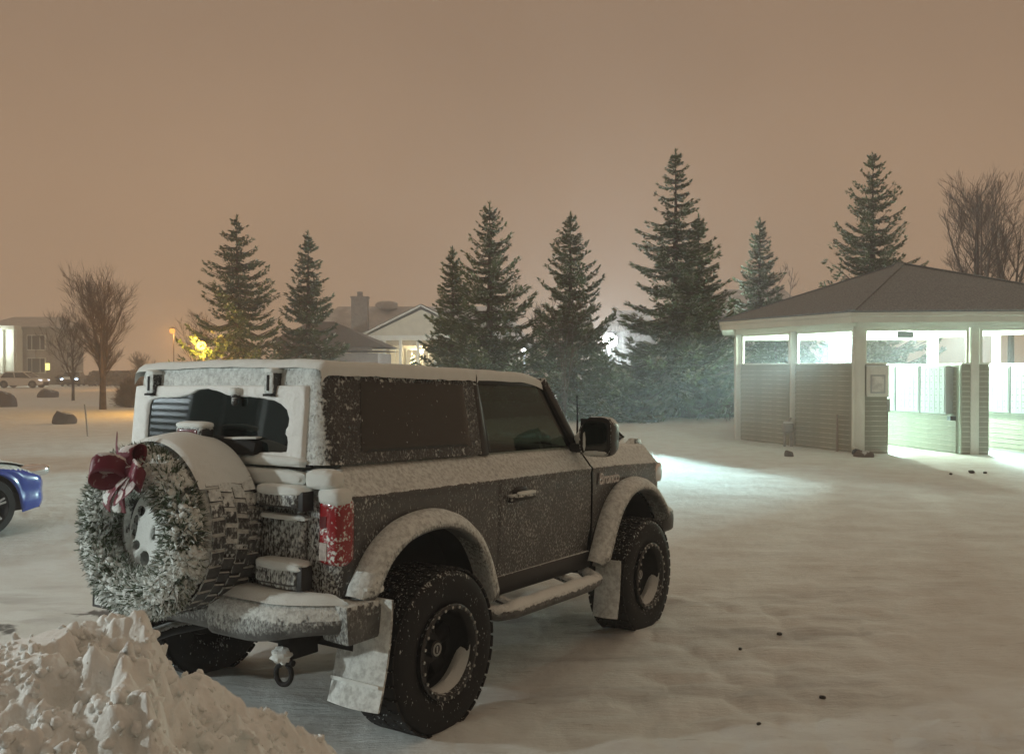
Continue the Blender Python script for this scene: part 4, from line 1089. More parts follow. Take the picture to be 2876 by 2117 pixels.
# lamps inside
M['lamp_cool'] = emit('cool_tube', (.80, 1.0, .93), 40)
KL = []
for k, (p, e) in enumerate(((Vector((9.1, 23.7)), 4600), (KA + Vector((1.3, -1.1)), 1500), (KA + Vector((1.0, 1.6)), 900))):
    q = MB(); q.box(kw(p, 3.035), (1.2, .16, .03), R_); fx = q.build('ceiling_lamp', M['white'], ks, bevel=.01)
    q = MB(); q.box(kw(p, 3.012), (1.14, .12, .012), R_); q.build('lamp_tube', M['lamp_cool'], fx, smooth=False)
    l = bpy.data.lights.new('shelter_light', 'AREA'); l.shape = 'RECTANGLE'; l.size = 1.0; l.size_y = .16; l.energy = e; l.spread = rad(158); l.color = (.64, .98, 1.0)
    lo = bpy.data.objects.new('shelter_light', l); C.objects.link(lo); lo.location = (p.x, p.y, 2.975); lo.rotation_euler = (0, 0, math.atan2(KV.y, KV.x))
    if k == 0: lo.rotation_euler = Vector((-.917 * .74, -.40 * .74, -.67)).to_track_quat('-Z', 'X').to_euler(); l.spread = rad(92); l.size = .6
    l = bpy.data.lights.new('tube_glow', 'POINT'); l.energy = e * (.20 if k == 0 else .55); l.color = (.86, 1.0, .80); l.shadow_soft_size = .05
    lo = bpy.data.objects.new('tube_glow', l); C.objects.link(lo); lo.location = (p.x, p.y, 2.95)
q = MB(); q.box(kw(KC + KV * 1.55 + perp(KV) * 1.6, 2.82), (.40, .10, .16), R_); q.build('exit_lamp', M['slot'], ks, bevel=.01)
# small things at the shelter
p = at(1727, 975, 23.0)
hy = empty('utility_pedestal', 'small grey two legged utility stand beside the shelter side wall', 'pedestal', (p.x, p.y, gz(p.x, p.y)))
q = MB(); q.tube([(-.09, 0, -.05), (-.075, 0, .42)], .035, 8); q.tube([(.09, 0, -.05), (.075, 0, .42)], .035, 8); q.build('leg', M['concrete'], hy)
q = MB(); q.pillow((0, 0, .48), (.30, .16, .26), .5, 10, .1); q.build('housing', M['concrete'], hy)
q = MB(); q.tube([(.02, .0, .55), (.05, 0, .70), (.09, 0, .74)], .025, 8); q.build('pipe', M['concrete'], hy)
MB().pillow((0, 0, .62), (.24, .15, .07), .8, 8, .2).build('snow_cap', M['snow'], hy)
def stake(u, v0, v1, d, r, name, label, lean=0):
    a, b = at(u + lean, v0, d), at(u, v1, d); g = gz(b.x, b.y)
    q = MB(); q.tube([(0, 0, -.1), ((a.x - b.x) * .5, 0, (a.z - g) * .5), (a.x - b.x, 0, a.z - g)], [r, r, r * .9], 8); o = q.build(name, M['stake'], None); o.location = (b.x, b.y, g); tag(o, label, 'stake', 'marker stakes in the snow'); return o
M['stake'] = plain('pale_stake', (.30, .25, .21), .7)
stake(192, 885, 958, 25.4, .022, 'marker_stake', 'thin leaning marker stake on the snowy lawn left of the vehicle', -7)
stake(1835, 908, 985, 21.6, .03, 'marker_stake', 'upright marker stake in front of the shelter side wall')

# ------------------------------------------------------------------ boulders
def boulder(u, vb, d, w, h, seed, label, grp='boulders in the snow', name='boulder', mat=None, snow=True):
    p = at(u, vb, d); r = random.Random(seed); sx_ = r.uniform(0, 50)
    q = MB()
    def fn(a, b_):
        th = a * 2 * PI; ph = (b_ - .5) * PI; v = Vector((math.cos(ph) * math.cos(th), math.cos(ph) * math.sin(th), math.sin(ph)))
        k = .78 + .5 * vnoise3(v.x * 1.2 + sx_, v.y * 1.2, v.z * 1.2) + .16 * (vnoise3(v.x * 4 + sx_, v.y * 4, v.z * 4) - .5)
        # facets
        v2 = v * k; v2.z = min(v2.z, .85 - .25 * v2.x); return (v2.x * w / 2, v2.y * w * .4, v2.z * h * .8)
    q.grid(fn, 32, 18, closeu=True); o = q.build(name, mat or M['rock_frost'], None, angle=30)
    o.location = (p.x, p.y, gz(p.x, p.y) + h * .12); tag(o, label, 'boulder', grp); return o
M['rock_frost'] = frost('frosted_boulder', (.13, .105, .09), .9, side=.06, rear=.06, up=.42, scale=5, patch=2, upr=(.5, 1.))
boulder(138, 929, 31.3, .78, .50, 3, 'angular dark boulder in front of the large bare tree')
boulder(6, 893, 44.5, 1.25, .95, 8, 'big rounded boulder on the lawn at the left edge of the photo')
boulder(105, 873, 57, 1.25, .62, 12, 'low rounded boulder on the lawn in front of the white parked car')
boulder(1893, 1021, 20.2, .40, .18, 21, 'small snowy rock between the shelter corner and the lit snow', 'small rocks by the shelter')
boulder(1729, 1017, 20.3, .20, .16, 22, 'little pale rock on the lit snow in front of the shelter', 'small rocks by the shelter')
boulder(1882, 992, 20.9, .30, .15, 23, 'black lump at the foot of the shelter corner post', 'small rocks by the shelter', mat=M['slot'])
# crumbs of dirty ice on the snow
ice = plain('dark_ice', (.035, .032, .03), .6)
for i, (u, v, sz, lb) in enumerate(((1710, 1392, .032, 'dark clod on the snow right of the front wheel'), (1624, 1425, .028, 'dark clod on the snow nearest the front wheel'), (1805, 1532, .03, 'thin dark twig bit lying on the snow at lower right'), (1665, 1590, .022, 'tiny dark bit on the snow at the bottom edge'),
        (2130, 1036, .09, 'dark clod left of its neighbour before the lit shelter opening'), (2160, 1037, .06, 'dark clod right of its neighbour before the lit shelter opening'), (2085, 1040, .06, 'flat dark clod on the snow below the shelter middle post'))):
    d = 2.0 * 2515 / (v * 1.28164 - 1030) ; p = at(u, v, d)
    for _ in range(6):
        z_ = gz(p.x, p.y); d = (2.0 - z_) * 2515 / (v * 1.28164 - 1030); p = at(u, v, d)
    q = MB(); q.pillow((0, 0, 0), (sz * 1.3, sz * .9, sz * .7), .9, 6, .4); o = q.build('clod', ice); o.location = (p.x, p.y, gz(p.x, p.y) + sz * .25); o.rotation_euler = (0, 0, i * 1.3); tag(o, lb, 'clod', 'dark clods on the snow')

# ------------------------------------------------------------------ trees
def spruce(u, v_top, d, R, seed, label, base_u=None, droop=.25, dens=1.0, snow=.16, gaps=.1, upsweep=.35, name='spruce_tree', shape=.85, zlow=.35, grp='spruces along the far side'):
    r = random.Random(seed); p = at(u, v_top, d); g = gz(p.x, p.y); H = p.z - g
    R *= 1.12; t = empty(name, label, 'tree', (p.x, p.y, g), group=grp)
    q = MB(); q.tube([(0, 0, -.2), (0, 0, H * .5), (0, 0, H * .97)], [.022 * H, .013 * H, .006], 8); q.build('trunk', M['bark'], t)
    V = []; F = []; VS = []; FS = []
    def leaf(P, dirv, L, wd, dst, fl, tilt=.9):
        # a drooping, pointed spray: two crossed slim blades
        dirv = dirv.normalized(); sidev = dirv.cross(Vector((0, 0, 1)));
        if sidev.length < .1: sidev = Vector((1, 0, 0))
        sidev.normalize(); a = r.uniform(-tilt, tilt); sidev = (sidev * math.cos(a) + dirv.cross(sidev) * math.sin(a))
        b_ = len(dst[0]); dst[0].extend([P - sidev * wd * .5, P + dirv * L * .45 - sidev * wd, P + dirv * L, P + dirv * L * .45 + sidev * wd, ]); dst[1].append((b_, b_ + 1, b_ + 2, b_ + 3))
    G = (V, F); SN = (VS, FS); z = H * zlow * .18; bm_ = MB(); K = .5 + .5 * d / 40
    while z < H * .985:
        f = z / H; rr = R * (1 - f) ** shape * (1 if f > .12 else .75 + 2 * f); nb = max(4, int((8 + 3 * r.random()) * (1 - .35 * f)))
        a0 = r.random() * 6.28
        for k in range(nb):
            if r.random() < gaps: continue
            a = a0 + 2 * PI * k / nb + r.uniform(-.3, .3); L = rr * r.uniform(.6, 1.15) * (.8 + .4 * vnoise3(math.cos(a) * 1.1 + seed, math.sin(a) * 1.1, z * .55)) + .06
            hd = Vector((math.cos(a), math.sin(a), 0)); sag = droop * (1 - f) * L * r.uniform(.6, 1.3); tip = upsweep * L * (.5 + .7 * f) * r.uniform(.6, 1.2)
            n = max(4, int(L / .13)); zz = z + r.uniform(-.12, .12)
            pts = []
            for i in range(n + 1):
                s = i / n; pts.append(Vector((0, 0, zz)) + hd * L * s + Vector((0, 0, -sag * math.sin(s * PI * .75) + tip * s ** 2.2)))
            if i > 2: bm_.tube([pts[0], pts[n // 2], pts[-1]], [.012 * H * .35, .008 * H * .3, .004], 4, False)
            for i in range(1, n + 1):
                if r.random() < .16: continue
                s = i / n; dv = (pts[i] - pts[i - 1]).normalized(); sv = dv.cross(Vector((0, 0, 1))).normalized()
                m_ = int((6 + 6 * (s < .85)) * dens) + 1; spread = .34 * L * (1 - s * .72) * (.4 + .9 * min(1, s * 2.5)) * .78
                for c_ in range(m_):
                    o = r.uniform(-1, 1) * spread; P = pts[i] + sv * o + Vector((0, 0, -abs(o) * .14 + r.uniform(-.04, .03))) - dv * abs(o) * .5
                    ll = r.uniform(.18, .36) * K * (.38 + .62 * (1 - f)); dd = dv + sv * (o / max(spread, .05)) * .7 + Vector((r.gauss(0, .25), r.gauss(0, .25), r.gauss(-.16, .20)))
                    leaf(P, dd, ll * 1.15, ll * r.uniform(.17, .30), G, 0)
                    if r.random() < .20 + .3 * (droop > .35): leaf(P, dd * .6 + Vector((r.gauss(0, .2), r.gauss(0, .2), -.7)), ll * .8, ll * r.uniform(.14, .22), G, 0)
                    if r.random() < snow * (.7 + .8 * (1 - f)): leaf(P + Vector((0, 0, .045)), dv + sv * r.uniform(-.6, .6) + Vector((0, 0, r.gauss(-.05, .10))), ll * .95, ll * r.uniform(.18, .32), SN, 0, .3)
        z += (H * .032 + .10) * r.uniform(.75, 1.25) * (1 - .35 * f)
    for k in range(int(26 * dens)):
        P = Vector((0, 0, H * r.uniform(.93, 1.0))); leaf(P, Vector((r.gauss(0, .5), r.gauss(0, .5), 1.1)), .22 * K, .03, G, 0)
    bm_.build('branches', M['bark'], t, False)
    def raw(nm, g_, mat):
        me = np_mesh(nm, np.array([tuple(p) for p in g_[0]]), np.array(g_[1]), mat, False); return link(nm, me, t)
    raw('crown', G, M['spruce_lit_tint' if snow >= .2 else 'spruce'])  # the brighter needle colour carries painted light
    if FS: raw('snow_and_light_dusting', SN, M['spruce_snow_light'])  # real snow; the heavier shares also stand in for lamp light
    return t
spruce(520, 476, 40, 3.1, 11, 'dark ragged spruce with drooping boughs beside the orange street lamp', droop=.42, gaps=.30, snow=.12, upsweep=.30, shape=.80, dens=1.1)
spruce(676, 510, 42, 2.2, 12, 'slim dark spruce just left of the house with the chimney', droop=.40, gaps=.24, snow=.12, shape=.92, dens=1.1)
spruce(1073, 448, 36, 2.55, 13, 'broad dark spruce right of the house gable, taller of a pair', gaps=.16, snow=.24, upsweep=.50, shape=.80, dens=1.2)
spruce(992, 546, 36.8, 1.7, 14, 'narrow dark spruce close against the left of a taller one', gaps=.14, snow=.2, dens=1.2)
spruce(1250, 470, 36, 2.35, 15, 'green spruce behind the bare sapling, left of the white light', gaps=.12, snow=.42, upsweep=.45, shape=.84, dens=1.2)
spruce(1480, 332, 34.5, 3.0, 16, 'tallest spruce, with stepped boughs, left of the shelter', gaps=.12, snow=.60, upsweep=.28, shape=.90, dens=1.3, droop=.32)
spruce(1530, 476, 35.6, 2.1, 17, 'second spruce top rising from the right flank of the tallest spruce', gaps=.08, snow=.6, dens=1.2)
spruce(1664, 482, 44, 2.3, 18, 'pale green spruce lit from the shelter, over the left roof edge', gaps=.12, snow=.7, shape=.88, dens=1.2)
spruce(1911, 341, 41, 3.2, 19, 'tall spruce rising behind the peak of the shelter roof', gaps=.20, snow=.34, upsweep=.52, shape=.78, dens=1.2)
spruce(1700, 705, 37, 1.9, 21, 'low spruce seen through the left shelter opening', gaps=.05, snow=.4)
spruce(1405, 760, 38, 1.7, 24, 'low dark spruce left of the tallest one, below the white light', gaps=.05, snow=.3)
spruce(1320, 775, 34, 1.4, 25, 'bushy little spruce at the foot of the green spruce', gaps=.05, snow=.35, zlow=.1)
spruce(1860, 745, 39, 1.8, 22, 'low spruce seen through the middle shelter opening', gaps=.05, snow=.3)

def bare_tree(u, v_top, d, seed, label, W=4.0, leaders=4, trunk=.16, fork=.26, twig=1.0, name='bare_tree', grp='bare trees in winter', cat='tree', lat=15, lean=.2):
    """a vase shaped winter tree: a short trunk, rising leaders, upswept laterals with twigs"""
    r = random.Random(seed); p = at(u, v_top, d); g = gz(p.x, p.y); H = p.z - g
    t = empty(name, label, cat, (p.x, p.y, g), group=grp)
    tr = MB(); br = MB(); mn = .0075 * d / 40
    def wob(P, D, L, n, curl, j=.05):
        pts = [P]; d_ = D.normalized()
        for i in range(n):
            d_ = (d_ + Vector((r.gauss(0, j), r.gauss(0, j), curl / n + r.gauss(0, j * .6)))).normalized(); pts.append(pts[-1] + d_ * L / n)
        return pts
    def taper(a, b_, n): return [max(mn, a + (b_ - a) * i / n) for i in range(n + 1)]
    def pick(pts, s): n = len(pts) - 1; j = min(n - 1, int(s * n)); return pts[j].lerp(pts[j + 1], s * n - j), (pts[j + 1] - pts[j]).normalized()
    def off_dir(dv, ang):
        a = r.random() * 6.28; ax = Vector((math.cos(a), math.sin(a), .15)); ax = (ax - dv * ax.dot(dv)).normalized(); return dv * math.cos(ang) + ax * math.sin(ang)
    Hf = H * fork
    if leaders > 1 or fork > .05: tr.tube([(0, 0, -.15), (0, 0, Hf * .5), (0, 0, Hf * 1.05)], [trunk * 1.15, trunk * .95, trunk * .85], 8, False)
    for k in range(leaders):
        a = 2 * PI * k / leaders + r.uniform(-.4, .4); ln = lean * r.uniform(.5, 1.2) if leaders > 1 else .04
        P0 = Vector((0, 0, Hf * r.uniform(.80, 1.0))); D = Vector((math.cos(a) * ln, math.sin(a) * ln, 1)); Ld = (H - P0.z) * r.uniform(.80, 1.0) if k else (H - P0.z)
        if not k: D = Vector((math.cos(a) * ln * .3, math.sin(a) * ln * .3, 1))
        pts = wob(P0, D, Ld, 9, .25, .035); ra = trunk * (.62 if leaders > 1 else .85); br.tube(pts, taper(ra, mn, 9), 6, False)
        nl = int(lat * r.uniform(.85, 1.15))
        for i in range(nl):
            s = (i + r.random()) / nl * .93; q, dv = pick(pts, s); fz = q.z / H
            env = W / 2 * math.sin(PI * min(1, max(.03, (1 - (fz - fork * .7) / (1 - fork * .7)) ** .75 * .86 + .06))) + .15
            L = env * r.uniform(.75, 1.15) / .80; d1 = off_dir(dv, r.uniform(.55, .95)); l1 = wob(q, d1, L, 6, .55, .06); br.tube(l1, taper(max(mn, ra * (1 - s) * .42 + .006), mn, 6), 4, False)
            for j in range(int((4 + L * 3.2) * twig)):
                s2 = r.uniform(.12, 1.0); q2, dv2 = pick(l1, s2); L2 = (L * .42 * (1.15 - s2 * .6) + .12) * r.uniform(.7, 1.2); l2 = wob(q2, off_dir(dv2, r.uniform(.35, .8)), L2, 3, .4, .08); br.tube(l2, taper(mn * 1.25, mn * .8, 3), 3, False)
                for m_ in range(int((2 + L2 * 3.5) * twig)):
                    q3, dv3 = pick(l2, r.uniform(.15, 1.)); l3 = wob(q3, off_dir(dv3, r.uniform(.3, .7)), L2 * r.uniform(.35, .6) + .06, 2, .3, .08); br.tube(l3, [mn * .8, mn * .7, mn * .5], 3, False)
    k_ = H / max(v[2] for v in br.v)
    for mb in (tr, br): mb.v = [(v[0] * k_, v[1] * k_, v[2] * k_) for v in mb.v]
    if tr.v: tr.build('trunk', M['bark'], t)
    br.build('branches', M['twig'], t, False)
    return t
bare_tree(225, 570, 41, 31, 'large bare tree with a stout trunk on the left lawn', W=4.2, leaders=5, trunk=.20, fork=.30, lat=15, lean=.30)
bare_tree(160, 668, 52, 32, 'smaller thin bare tree behind the large one on the left lawn', W=3.2, leaders=3, trunk=.11, fork=.28, lat=12, lean=.25)
bare_tree(2145, 365, 46, 33, 'tall many stemmed bare tree behind the right of the shelter roof', W=4.4, leaders=6, trunk=.20, fork=.36, lat=12, lean=.20, twig=.8)
bare_tree(2215, 368, 47, 34, 'tall bare tree at the right edge of the photo behind the shelter', W=5.0, leaders=4, trunk=.20, fork=.40, lat=13, lean=.22, twig=.8)
bare_tree(1716, 572, 50, 35, 'reddish bare shrub beside the pale spruce over the roof edge', W=1.8, leaders=4, trunk=.05, fork=.15, lat=9, lean=.14, name='bare_shrub', cat='shrub', twig=.8)
bare_tree(1238, 640, 33, 36, 'pale bare sapling in front of the green spruce', W=1.7, leaders=4, trunk=.035, fork=.10, lat=7, lean=.20, name='bare_sapling', cat='sapling', twig=.6)
bare_tree(436, 672, 43, 37, 'bare shrub around the orange street lamp', W=1.9, leaders=4, trunk=.05, fork=.15, lat=8, lean=.25, name='bare_shrub', cat='shrub', twig=.8)
bare_tree(1180, 655, 37.5, 38, 'wispy bare shrub between the broad spruce and the green spruce', W=1.4, leaders=3, trunk=.04, fork=.2, lat=7, name='bare_shrub', cat='shrub', twig=.6)
bare_tree(312, 765, 75, 39, 'faint hazy bare tree far off beyond the round shrub', W=3.4, leaders=4, trunk=.12, fork=.25, lat=9, twig=.7)
bare_tree(1385, 690, 58, 41, 'hazy bare tree beside the white light between the spruces', W=3.4, leaders=4, trunk=.10, fork=.2, lat=10, twig=.8)
bare_tree(1830, 735, 32, 42, 'pale bare shrub seen through the shelter opening', W=2.0, leaders=4, trunk=.05, fork=.15, lat=8, name='bare_shrub', cat='shrub', twig=.6)
# round clipped shrub
p = at(290, 893, 43.9); rs_ = empty('round_shrub', 'round clipped bare shrub at the left edge of the vehicle', 'shrub', (p.x, p.y, gz(p.x, p.y)))
r = random.Random(4); q = MB()
for k in range(620):
    v = Vector((r.gauss(0, 1), r.gauss(0, 1), abs(r.gauss(0, 1)) * .9 + .05)).normalized(); R_ = r.uniform(.80, 1.0); a = Vector((v.x * .08, v.y * .08, .0)); b_ = Vector((v.x * .86, v.y * .86, .12 + v.z * 1.35)) * R_
    mid = a.lerp(b_, .5) + Vector((v.x * .06, v.y * .06, -.04)); q.tube([a, mid, b_], [.014, .010, .007], 3, False)
    for j in range(3):
        e_ = b_ + Vector((r.gauss(0, .14), r.gauss(0, .14), r.gauss(0, .12))); q.tube([mid.lerp(b_, r.uniform(.3, .9)), e_], [.008, .006], 3, False)
q.build('twigs', M['twig'], rs_, False)
# low brush at the foot of the spruces
r = random.Random(9); q = MB()
V = []; F = []
for k in range(5200):
    x = r.uniform(-1.5, 9.5); y = 35.0 + r.gauss(0, .55) + .6 * math.sin(x * .5); z = gz(x, y) if k % 40 == 0 or k == 0 else z
    h = r.uniform(.15, .75) * (.4 + vnoise3(x * .7, y * .5, 3)); a = r.random() * 6.28; dx, dy = math.cos(a) * h * .6, math.sin(a) * h * .6; w = .012
    b_ = len(V); V += [(x - w, y, z), (x + w, y, z), (x + dx + w * .5, y + dy, z + h), (x + dx - w * .5, y + dy, z + h)]; F.append((b_, b_ + 1, b_ + 2, b_ + 3))
o = link('brush', np_mesh('brush', V, F, M['twig'], False)); tag(o, 'low dry brush poking out of the snow under the spruces', kind='stuff')

# ------------------------------------------------------------------ lamps
def street_lamp(u, v, d, col, energy, bulb, label, kind='post', strength=60, r_=.16, hat=True):
    p = at(u, v, d); g = gz(p.x, p.y); H = p.z - g
    t = empty('street_lamp', label, 'lamp', (p.x, p.y, g), group='lit lamps outdoors')
    q = MB(); q.tube([(0, .30, -.1), (0, .30, H + .2)], [.06, .045], 8); q.tube([(0, .30, H + .2), (0, .12, H + .32), (0, 0, H + .22)], .03, 6); q.build('post', M['slot'], t)
    q = MB(); q.lathe([(0, .0), (.0, r_ * (1.3 if hat else .5)), (.10, r_ * (.8 if hat else .3)), (.16, .0)], lambda a, rr_, th: (rr_ * math.cos(th), rr_ * math.sin(th), H + r_ * .9 + a), 14); q.build('shade', M['slot'], t)
    q = MB(); q.pillow((0, 0, H), (r_ * 2, r_ * 2, r_ * 1.9), 1, 10); q.build('bulb', emit('lit_bulb', bulb, strength), t)
    l = bpy.data.lights.new('lamp_light', 'POINT'); l.energy = energy; l.color = col; l.shadow_soft_size = r_ * 1.2
    lo = bpy.data.objects.new('lamp_light', l); C.objects.link(lo); lo.location = (p.x, p.y - r_ * 1.3, p.z - r_ * 1.3); return t
street_lamp(441, 757, 38.2, (1., .46, .07), 900, (1., .50, .07), 'bright orange street lamp glowing behind the spruce boughs', strength=9, r_=.20)
street_lamp(378, 725, 80, (1., .42, .10), 1100, (1., .40, .08), 'faint orange street lamp far off, left of the spruce', strength=1.6, r_=.24)
street_lamp(1336, 746, 50, (.85, .97, 1.), 7000, (.92, 1., 1.), 'cold white lamp shining between the green spruce and the tallest one', strength=60, r_=.42, hat=False)
street_lamp(1149, 770, 52, (.85, .97, 1.), 500, (.92, 1., 1.), 'small white lamp at the right edge of the broad spruce', strength=20, r_=.18, hat=False)

# ------------------------------------------------------------------ houses
def gable_house(u, d, w, dep, zw, zr, label, wall, roofm, name='house', ang=0, group=None, cat='house', over=.4):
    p = at(u, 795, d); t = empty(name, label, cat, (p.x, p.y, gz(p.x, p.y)), ang, group)
    q = MB(); q.box((0, dep / 2, zw / 2), (w, dep, zw)); q.build('wall', wall, t, smooth=False)
    return t
far = plain('far_brick', (.22, .19, .165), .9, nscale=4, namp=.15); cream = plain('cream_siding', (.62, .58, .46), .7, nscale=2, namp=.06); roofm = plain('snowy_grey_roof', (.50, .48, .46), .9, nscale=1.2, namp=.15); broof = plain('brown_roof', (.10, .08, .065), .9, nscale=9, namp=.25)
lit = emit('warm_window', (1., .80, .45), .55)
# bungalow with the chimney
D_ = 72
def W3(u, v, d=D_): return at(u, v, d)
a = at(870, 795, D_); hs = empty('bungalow', 'low house with a chimney and a warmly lit porch behind the spruces', 'house', (a.x, a.y, 0))
def hl(u, v, dy=0):
    q = at(u, v, D_ + dy) if dy < 6 else at(u, v, D_); return Vector((q.x - a.x, dy, q.z))
sc = D_ * 1.28164 / 2515
q = MB(); q.box((1.4, 6, 1.9), (17, 9, 3.9)); q.build('wall', cream, hs, smooth=False)
zr = 2 + (1030 - 668 * 1.28164) / 2515 * 76; ze = 3.75
q = MB()
for (x0, x1, y0, y1) in ((-8.4, 11.0, 1.0, 11.0),):
    q.add([(x0, y0, ze), (x1, y0, ze), (x1 - 2.5, 6, zr), (x0 + 2.5, 6, zr), (x0, y1, ze), (x1, y1, ze)], [(0, 1, 2, 3), (5, 4, 3, 2), (4, 0, 3), (1, 5, 2), (0, 4, 5, 1)])
q.build('roof', roofm, hs, smooth=False)
gx0, gx1 = (800 - 870) * sc, (1050 - 870) * sc; ga = (925 - 870) * sc; zg = 2 + (1030 - 672 * 1.28164) / 2515 * D_; zb = 2 + (1030 - 735 * 1.28164) / 2515 * D_
q = MB(); q.add([(gx0 + .3, -.6, zb), (gx1 - .3, -.6, zb), (ga, -.6, zg - .25), (gx0 + .3, 5, zb), (gx1 - .3, 5, zb), (ga, 5, zg - .25)], [(0, 1, 2), (5, 4, 3), (0, 3, 4, 1)]); q.build('gable', cream, hs, smooth=False)
q = MB(); q.add([(gx0 - .1, -.9, zb), (ga, -.9, zg), (ga, 6, zg), (gx0 - .1, 6, zb), (gx1 + .1, -.9, zb), (gx1 + .1, 6, zb), (gx0 - .1, -.9, zb + .16), (ga, -.9, zg + .18), (ga, 6, zg + .18), (gx0 - .1, 6, zb + .16), (gx1 + .1, -.9, zb + .16), (gx1 + .1, 6, zb + .16)], [(3, 2, 1, 0), (2, 5, 4, 1), (6, 7, 8, 9), (7, 10, 11, 8)]); q.build('gable_roof', roofm, hs, smooth=False)
for e in ((gx0 - .1, ga), (gx1 + .1, ga)):
    q = MB(); q.beam((e[0], -.95, zb + .02), (e[1], -.95, zg + .04), .10, .28, (0, 1, 0)); q.build('barge_board', M['white'], hs, smooth=False)
q = MB(); q.box(((gx0 + gx1) / 2 - .3, -.72, zb - .20), (gx1 - gx0 + .2, .24, .40)); q.build('porch_beam', M['white'], hs, smooth=False)
for u in (845, 880, 918, 955, 990, 1030):
    q = MB(); q.box(((u - 870) * sc, -.62, 1.8), (.22, .22, zb * 2 - 3.9)); q.build('porch_post', M['white'], hs, smooth=False)
for u in (862, 899, 936):
    q = MB(); q.box(((u - 870) * sc, 1.44, 2.75), (1.05, .10, 1.5)); w_ = q.build('window', M['white'], hs, smooth=False)
    q = MB(); q.box(((u - 870) * sc, 1.375, 2.75), (.88, .02, 1.3)); q.build('pane', lit, w_, smooth=False)
    q = MB(); q.box(((u - 870) * sc, 1.36, 2.75), (.05, .02, 1.3)); q.build('mullion', M['white'], w_, smooth=False)
q = MB(); q.box((.9, -.9, 2.0), (6.4, .06, .10)); q.box((.9, -.9, 1.3), (6.4, .06, .08)); q.build('porch_rail', M['white'], hs, smooth=False)
cx = (782 - 870) * sc; zc = 2 + (1030 - 650 * 1.28164) / 2515 * D_
q = MB(); q.box((cx, 1.6, zc / 2), (1.30, 1.0, zc)); q.box((cx, 1.6, zc + .06), (1.42, 1.12, .14)); q.build('chimney', far, hs, smooth=False)
q = MB(); q.box((cx, 1.6, zc + .32), (.42, .42, .42)); q.build('chimney_pot', far, hs, bevel=.04)
q = MB(); q.pillow(((828 - 870) * sc, 5.2, zr + .05), (1.9, 1.4, .75), .8, 10, .2); q.build('roof_vent', roofm, hs)
l = bpy.data.lights.new('porch_light', 'POINT'); l.energy = 420; l.color = (1., .80, .48); l.shadow_soft_size = .12
lo = bpy.data.objects.new('porch_light', l); C.objects.link(lo); lo.location = (a.x + 1.8, a.y + .5, 3.45)
q = MB(); q.pillow((1.8, .5, 3.50), (.22, .22, .16), 1, 8); q.build('porch_lamp', lit, hs)
# a small lit holiday tree on the porch
p = at(905, 765, D_ - 1.4); ht_ = empty('holiday_tree', 'small holiday tree wound with warm lights on the house porch', 'holiday tree', (p.x, p.y, gz(p.x, p.y)))
q = MB(); q.lathe([(.0, .0), (.2, .42), (1.2, .36), (2.6, .14), (3.1, .0)], lambda a_, rr_, th: (rr_ * math.cos(th), rr_ * math.sin(th), a_), 12); q.build('foliage', M['spruce'], ht_)
q = MB(); bl_ = emit('fairy_lights', (1., .82, .42), 4.5); r = random.Random(3); me = None
for k in range(46):
    f = k / 46; th = k * 1.05; rr_ = .42 * (1 - f) + .06; o_m = MB().pillow((0, 0, 0), (.14, .14, .14), 1, 4) if me is None else None
    if me is None: me = o_m.mesh('fairy_light', bl_)
    o = link('fairy_light', me, ht_); o.location = (rr_ * math.cos(th), rr_ * math.sin(th), .3 + 2.75 * f)
# dark roofed building nearer, left of the bungalow
a2 = at(700, 795, 55); gb = empty('garage', 'low building with a dark brown sloping roof in front of the chimney house', 'garage', (a2.x, a2.y, 0)); s2 = 55 * 1.28164 / 2515
def z55(v): return 2 + (1030 - v * 1.28164) / 2515 * 55
q = MB(); q.box((.3, 3, 1.4), (6.6, 6, 2.9)); q.build('wall', far, gb, smooth=False)
q = MB(); q.add([((570 - 700) * s2, -.5, z55(760)), ((848 - 700) * s2, -.5, z55(760)), ((715 - 700) * s2, 2.6, z55(700)), ((570 - 700) * s2, 6.5, z55(760)), ((848 - 700) * s2, 6.5, z55(760)), ((660 - 700) * s2, 2.6, z55(700))], [(0, 1, 2, 5), (1, 4, 2), (4, 3, 5, 2), (3, 0, 5)])
q.add([((570 - 700) * s2, -.5, z55(768)), ((848 - 700) * s2, -.5, z55(768)), ((848 - 700) * s2, 6.5, z55(768)), ((570 - 700) * s2, 6.5, z55(768))], [(3, 2, 1, 0)]); q.build('roof', broof, gb, smooth=False)
q = MB(); q.box((.3, -.45, z55(764)), (6.0, .1, .18)); q.build('gutter', broof, gb, smooth=False)
# roofs far right between the spruces
def ridge_house(u0, u1, vr, ve, d, label):
    x0, x1 = at(u0, vr, d).x, at(u1, vr, d).x; zr_ = at(0, vr, d).z; ze_ = at(0, ve, d).z; c_ = (x0 + x1) / 2
    t = empty('house', label, 'house', (c_, d, 0), group='hazy houses behind the spruces'); w_ = (x1 - x0) / 2
    q = MB(); q.box((0, 5, ze_ / 2), (2 * w_ - .8, 9, ze_)); q.build('wall', far, t, smooth=False)
    q = MB(); q.add([(-w_, 0, ze_), (w_, 0, ze_), (w_ * .7, 5, zr_), (-w_ * .7, 5, zr_), (-w_, 10, ze_), (w_, 10, ze_)], [(0, 1, 2, 3), (5, 4, 3, 2), (4, 0, 3), (1, 5, 2), (0, 4, 5, 1)]); q.build('roof', roofm, t, smooth=False)
    for k in (-.5, 0, .5):
        q = MB(); q.box((w_ * k, .46, ze_ * .55), (1.2, .1, 1.3)); f = q.build('window', M['white'], t, smooth=False)
        q = MB(); q.box((w_ * k, .40, ze_ * .55), (1.0, .04, 1.1)); q.build('pane', M['pane_dark'], f, smooth=False)
    return t
M['pane_dark'] = plain('dark_pane', (.05, .05, .05), .1)
